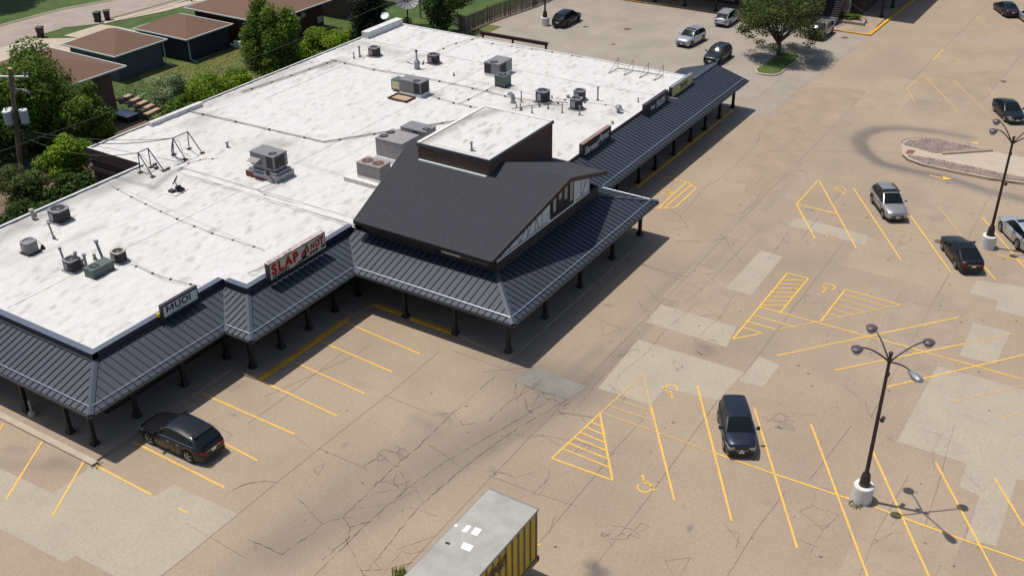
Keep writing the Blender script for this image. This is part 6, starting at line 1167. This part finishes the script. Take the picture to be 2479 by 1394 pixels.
q=(98.49,74.29); t=thing('marker_post','short tan post right of the slim pole','post',(q[0],q[1],0)); b=MB(); b.box(-.09,.09,-.09,.09,0,1.2); b.build('post','bricktan',t,local=True); b=MB(); b.box(-.11,.11,-.11,.11,1.2,1.26); b.build('cap','stepwood',t,local=True)
# wooden fence: every board a piece of its bay
fp=[(94.9,67.6),(93.2,65.1),(97.8,65.15),(101.8,64.7),(105.8,64.1),(111.5,64.0)]
t=thing('wooden_fence','weathered grey picket fence with an uneven top beside the rear lot','fence',(100,65,0)); g_=random.Random(12)
for a,c_ in zip(fp[:-1],fp[1:]):
    L_=math.hypot(c_[0]-a[0],c_[1]-a[1]); n=int(L_/.17); b=MB()
    for k in range(n):
        f=(k+.5)/n; x,y=a[0]+(c_[0]-a[0])*f,a[1]+(c_[1]-a[1])*f; hh=1.75+g_.uniform(-.09,.09); ang=math.atan2(c_[1]-a[1],c_[0]-a[0]); b.box(x-.065,x+.065,y-.012+g_.uniform(-.02,.02),y+.012,.03,hh,rz=ang)
    b.build('board_bay','fencewood',t)
    b=MB(); b.tube([(a[0],a[1]+.05,.5),(c_[0],c_[1]+.05,.5)],.04,4); b.tube([(a[0],a[1]+.05,1.4),(c_[0],c_[1]+.05,1.4)],.04,4); b.build('rail','wood',t)
for x,y in fp: b=MB(); b.box(x-.06,x+.06,y-.06,y+.06,0,1.9); b.build('post','wood',t)
# brown steel frame beside the far wall
t=thing('steel_barrier','tall dark red steel frame with three legs beyond the far end wall','steel frame',(86,54.5,0)); A=(85.18,57.47,3.4); C_=(85.35,50.12,3.4)
b=MB(); b.prism([(A[0]-.12,A[1]+.1),(A[0]+.12,A[1]+.1),(C_[0]+.12,C_[1]-.1),(C_[0]-.12,C_[1]-.1)],3.3,3.42); b.build('top_beam','brownsteel',t); b=MB(); b.prism([(A[0]-.14,A[1]+.12),(A[0]-.1,A[1]+.12),(C_[0]-.1,C_[1]-.12),(C_[0]-.14,C_[1]-.12)],3.12,3.3); b.build('face_plate','brownsteel',t)
for f in (.02,.48,.98): x,y=A[0]+(C_[0]-A[0])*f,A[1]+(C_[1]-A[1])*f; b=MB(); b.box(x-.08,x+.08,y-.08,y+.08,0,3.3); b.build('leg','brownsteel',t)
# planter light on the walkway
t=thing('pedestal_fixture','small pale pedestal standing beside a canopy post at the left','bollard',(24.75,45.9,.11)); b=MB(); b.lathe((0,0,0),[(.2,0),(.2,.22),(.1,.3)],12); b.build('base','acbeige',t,local=True); b=MB(); b.tube([(0,0,.3),(0,0,.95)],.06,8); b.build('stem','acbeige',t,local=True)
# ---------------------------------------------------------------- northern shop wing
t=thing('north_shopping_wing','dark canopied shopping wing along the far side of the lot','building',(120,45,0))
b=MB(); b.box(118.2,150,34,64,0,5.2); b.build('wall','brickdark',t); b=MB(); b.box(121.2,150,30.4,34,0,6.6); b.build('stair_hall_wall','brickdark',t)
b=MB(); b.add([(113.5,34,4.6),(170,34,4.6),(170,64,4.6),(113.5,64,4.6),(117.5,34.01,5.8),(170,34.01,5.8),(170,64,5.8),(117.5,64,5.8)],[(0,1,5,4),(3,0,4,7),(4,5,6,7),(3,2,1,0)]); b.build('canopy_roof','metal',t)
b=MB(); b.box(113.4,113.5,34,64,4.4,4.63); b.build('gutter','fascia',t)
b=MB(); b.box(120.6,170,26.8,33.9,6.1,6.4); b.build('upper_roof','metal',t)
for y in (35.4,37.5,41.3,45.1,48.9,52.7,56.5,60.3): b=MB(); b.box(114.4,114.62,y-.11,y+.11,.1,4.5); b.box(114.33,114.69,y-.18,y+.18,.1,.3); b.build('post','post',t)
for x in (121.4,126,131,136): b=MB(); b.box(x-.13,x+.13,28.1,28.36,.1,6.1); b.box(x-.2,x+.2,28.03,28.43,.1,.35); b.build('post','post',t)
for y,wd in ((35.4,1.5),(38.2,1.1),(41.0,2.3),(44.2,2.0),(48,2.0),(52,2.2),(56,2)):
    b=MB(); b.box(118.12,118.2,y,y+wd,.4,2.4); f=b.build('window','line',t); b=MB(); b.box(118.09,118.12,y+.08,y+wd-.08,.5,1.3); b.build('panel','glassback',f); b=MB(); b.box(118.1,118.12,y+.08,y+wd-.08,1.35,2.3); b.build('pane','glass',f)
# entrance stairs with railings
q=(114.47,31.76); sx_,sy_=q
t=thing('entrance_steps','flight of concrete steps with black railings at the shop corner','steps',(116.8,32.4,0))
for k in range(16): b=MB(); b.box(115.2+k*.3,115.55+k*.3,31.6,33.4,.12+k*.17,.29+k*.17); b.build('step','acgrey' if k<4 else 'acdark',t)  # upper steps: dark metal tone with the canopy shade put into the colour
for y0_,ya in ((31.55,31.55),(33.45,33.45)):
    b=MB(); b.tube([(115.2,y0_,1.15),(117.2,ya,2.2),(121.2,ya,4.4)],.03,6); 
    for k in range(26): x=115.2+k*.2; zb=.12+max(0,min(16,(x-115.2)/.3))*.17; b.tube([(x,y0_,zb),(x,y0_,zb+.95)],.012,4)
    b.build('railing','post',t)
t=thing('ramp_railing','long sloping black railing right of the white sign','railing',(116.5,29.3,0)); a0,a1=(121.96,32.96,1.6),(118.27,29,1)
b=MB(); b.tube([a0,a1],.035,6); b.tube([(a0[0],a0[1],a0[2]-.8),(a1[0],a1[1],a1[2]-.8)],.03,6); b.build('top_rail','post',t)
b=MB()
for k in range(26): f=k/25; x,y,z=[a0[j]+(a1[j]-a0[j])*f for j in range(3)]; b.tube([(x,y,z-.85),(x,y,z)],.014,4)
b.build('baluster','post',t)
q=(120.81,32.44,1.1); t=thing('slatted_panel','white framed slatted panel above the planter','panel',(q[0],q[1],0)); b=MB(); b.box(-.06,.06,-.8,.8,.35,2.6); b.build('frame','white',t,local=True); b=MB()
for k in range(10): b.box(-.09,-.06,-.68,.68,.5+k*.2,.6+k*.2)
b.build('slat','brownsteel',t,local=True)
q=(118.09,30.84); t=thing('planter_bed','stone edged planter with low green shrubs below the white panel','planter',(q[0],q[1],0)); b=MB(); b.prism([(q[0]-1.1,q[1]+1.5),(q[0]-.95,q[1]-1.9),(q[0]+1.2,q[1]-1.6),(q[0]+1.2,q[1]+1.5)],.1,.4); b.build('stone_edge','walk',t)
leaves('shrubs',t,'leafA',crownblobs((q[0]+.1,q[1],.75),1.0,1.5,.4,14,3,.4),1600,.09,4)
# ---------------------------------------------------------------- trees and bushes at the left and back
def T3(px_,z): return px_
def bush(label,c_,rx,ry,rz_,m_,n,size,seed,k=22,name='bush',cat='bush',tb=0.,group=None,rel=.36,trunk=.1): return tree(name,label,(c_[0],c_[1]),c_,rx,ry,rz_,m_,n,size,seed,k=k,trunk=trunk,cat=cat,tb=tb,limbs=7,group=group,rel=rel)
tree('shade_tree','big dark tree behind the utility pole with open branch tips',(48.0,81.0),(48.78,76.78,4.3),5.0,4.2,4.7,'leafA',32000,.13,101,k=64,trunk=.3,rel=.3,tb=-.05)
tree('shade_tree','dark tree filling the gap between the utility pole and the brown brick house',(50,72.8),(50.04,73.21,3),3.2,2.6,3.2,'leafA',13000,.12,102,k=26,rel=.34,tb=.05)
bush('bright green bush behind the notch in the white roof',(44.84,68.73,2.4),2.35,2.0,2.3,'leafC',9000,.11,103,tb=-.08)
bush('pale green feathery bush at the far left edge above the roof line',(40.44,68.08,1.8),2.6,1.8,1.9,'leafF',7500,.1,104,tb=.12)
bush('dark undergrowth between the two left bushes',(43.42,65.66,1.2),2.2,1.6,1.6,'leafB',4500,.12,105)
bush('dark undergrowth at the left picture edge behind the roof',(44.31,76.98,2.6),3.4,3.0,3.2,'leafB',8000,.13,106,tb=-.05)
bush('dark bush hugging the left part of the back roof edge',(39.03,65.82,0.8),2.4,1.3,1.3,'leafB',4500,.11,121,tb=.1)
bush('dark bush at the back wall just left of the picture edge',(35.6,66.52,0.8),2.6,1.4,1.5,'leafB',4500,.11,122,tb=.1)
bush('dark bush tucked inside the roof notch',(42.4,61.6,1.1),1.8,1.2,1.4,'leafB',4000,.11,123)
bush('bush below the brown brick house wall',(52.06,73.52,1),2.2,1.3,1.3,'leafA',4500,.1,107)
bush('shrub with pale tips on the lawn behind the roof edge',(61.21,75.03,1.7),2.5,2.4,2.1,'leafD',9000,.1,108,tb=-.02)
bush('bright shrub hugging the back roof edge',(62.48,71.42,1.7),3.1,2.3,2.2,'leafC',15000,.1,109,tb=-.05)
bush('bright shrub between the pale tipped one and the tall upright tree',(66.08,71.79,1.2),2.4,1.7,1.5,'leafC',8000,.1,124)
bush('dark green shrub beside the timber steps',(59.49,72.01,1),3.0,1.5,1.5,'leafA',7000,.1,110)
tree('shade_tree','tall upright green tree in front of the red brick house',(75.6,77.5),(71.18,72,4.2),2.9,2.8,5.3,'leafA',24000,.12,111,k=54,trunk=.22,rel=.3,tb=.05)
bush('bright yellow green bush overhanging the back of the roof',(76.19,70.49,2.3),2.9,2.4,2.0,'leafC',12000,.11,112,k=30,tb=-.02)
bush('dark bush under the tall green tree',(71.32,71,1.4),3.2,2.0,2.0,'leafA',9000,.11,113,tb=.1)
bush('spiky pale bush at the right end of the roof back edge',(82.92,71.99,1.3),2.2,1.2,1.2,'leafC',4500,.1,114)
tree('conifer_tree','tall dark conifer left of the huge mesh dish',(92,77.5),(84.14,71.37,3.8),3.0,2.6,4.6,'leafE',16000,.12,115,k=34,trunk=.2,rel=.34,cat='tree')
tree('conifer_tree','second dark conifer behind the slim pale pole',(97.5,73.4),(91.8,66.68,3.2),3.0,2.4,3.4,'leafB',11000,.12,116,k=28,trunk=.2,rel=.34)
bush('low dark shrubs under the mesh dish',(88.63,70.23,0.8),2.6,1.6,1.0,'leafE',4500,.1,117,tb=.15)
bush('low shrubs beside the fence corner',(91.23,67.77,0.6),2.6,1.2,.9,'leafB',4000,.1,118,tb=.15)
tree('shade_tree','shade tree whose crown rises above the picture at the top left',(73,122),(73,121,8.5),9.0,5.0,3.6,'leafB',16000,.22,119,k=34)
tree('shade_tree','shade tree above the picture behind the wooden fence',(104,78),(104,77.5,7),4.5,4.5,3.2,'leafA',9000,.2,120,k=24)
# small dark stand off street
b=MB(); b.tube([(87.22,100.53,0)[:2]+(0,),(87.22,100.53,0)[:2]+(1.6,)],.12,8); o=b.build('street_post','wood'); tag(o,'short dark post at the street edge near the red brick house','post')
# grass as strands near the back lawn edge
g_=np.random.default_rng(9); nn_=9000; px0=g_.uniform(58,84,nn_); py0=g_.uniform(66.5,83,nn_); hh=g_.uniform(.05,.16,nn_); th=g_.uniform(0,6.28,nn_)
v=np.stack([np.stack([px0-.05*np.cos(th),py0-.05*np.sin(th),0*hh+.005],-1),np.stack([px0+.05*np.cos(th),py0+.05*np.sin(th),0*hh+.005],-1),np.stack([px0+.03,py0-.03,hh],-1)],1).reshape(-1,3)
me=bpy.data.meshes.new('lawn_grass'); me.from_pydata(v.tolist(),[],[(3*i,3*i+1,3*i+2) for i in range(nn_)]); a=me.attributes.new('tone','FLOAT','POINT'); a.data.foreach_set('value',np.repeat(g_.random(nn_),3).astype(np.float32)); me.materials.append(M['leafF']); o=bpy.data.objects.new('lawn_grass',me); link(o); o['kind']='stuff'; tag(o,'short green grass of the lawn behind the shops','grass')
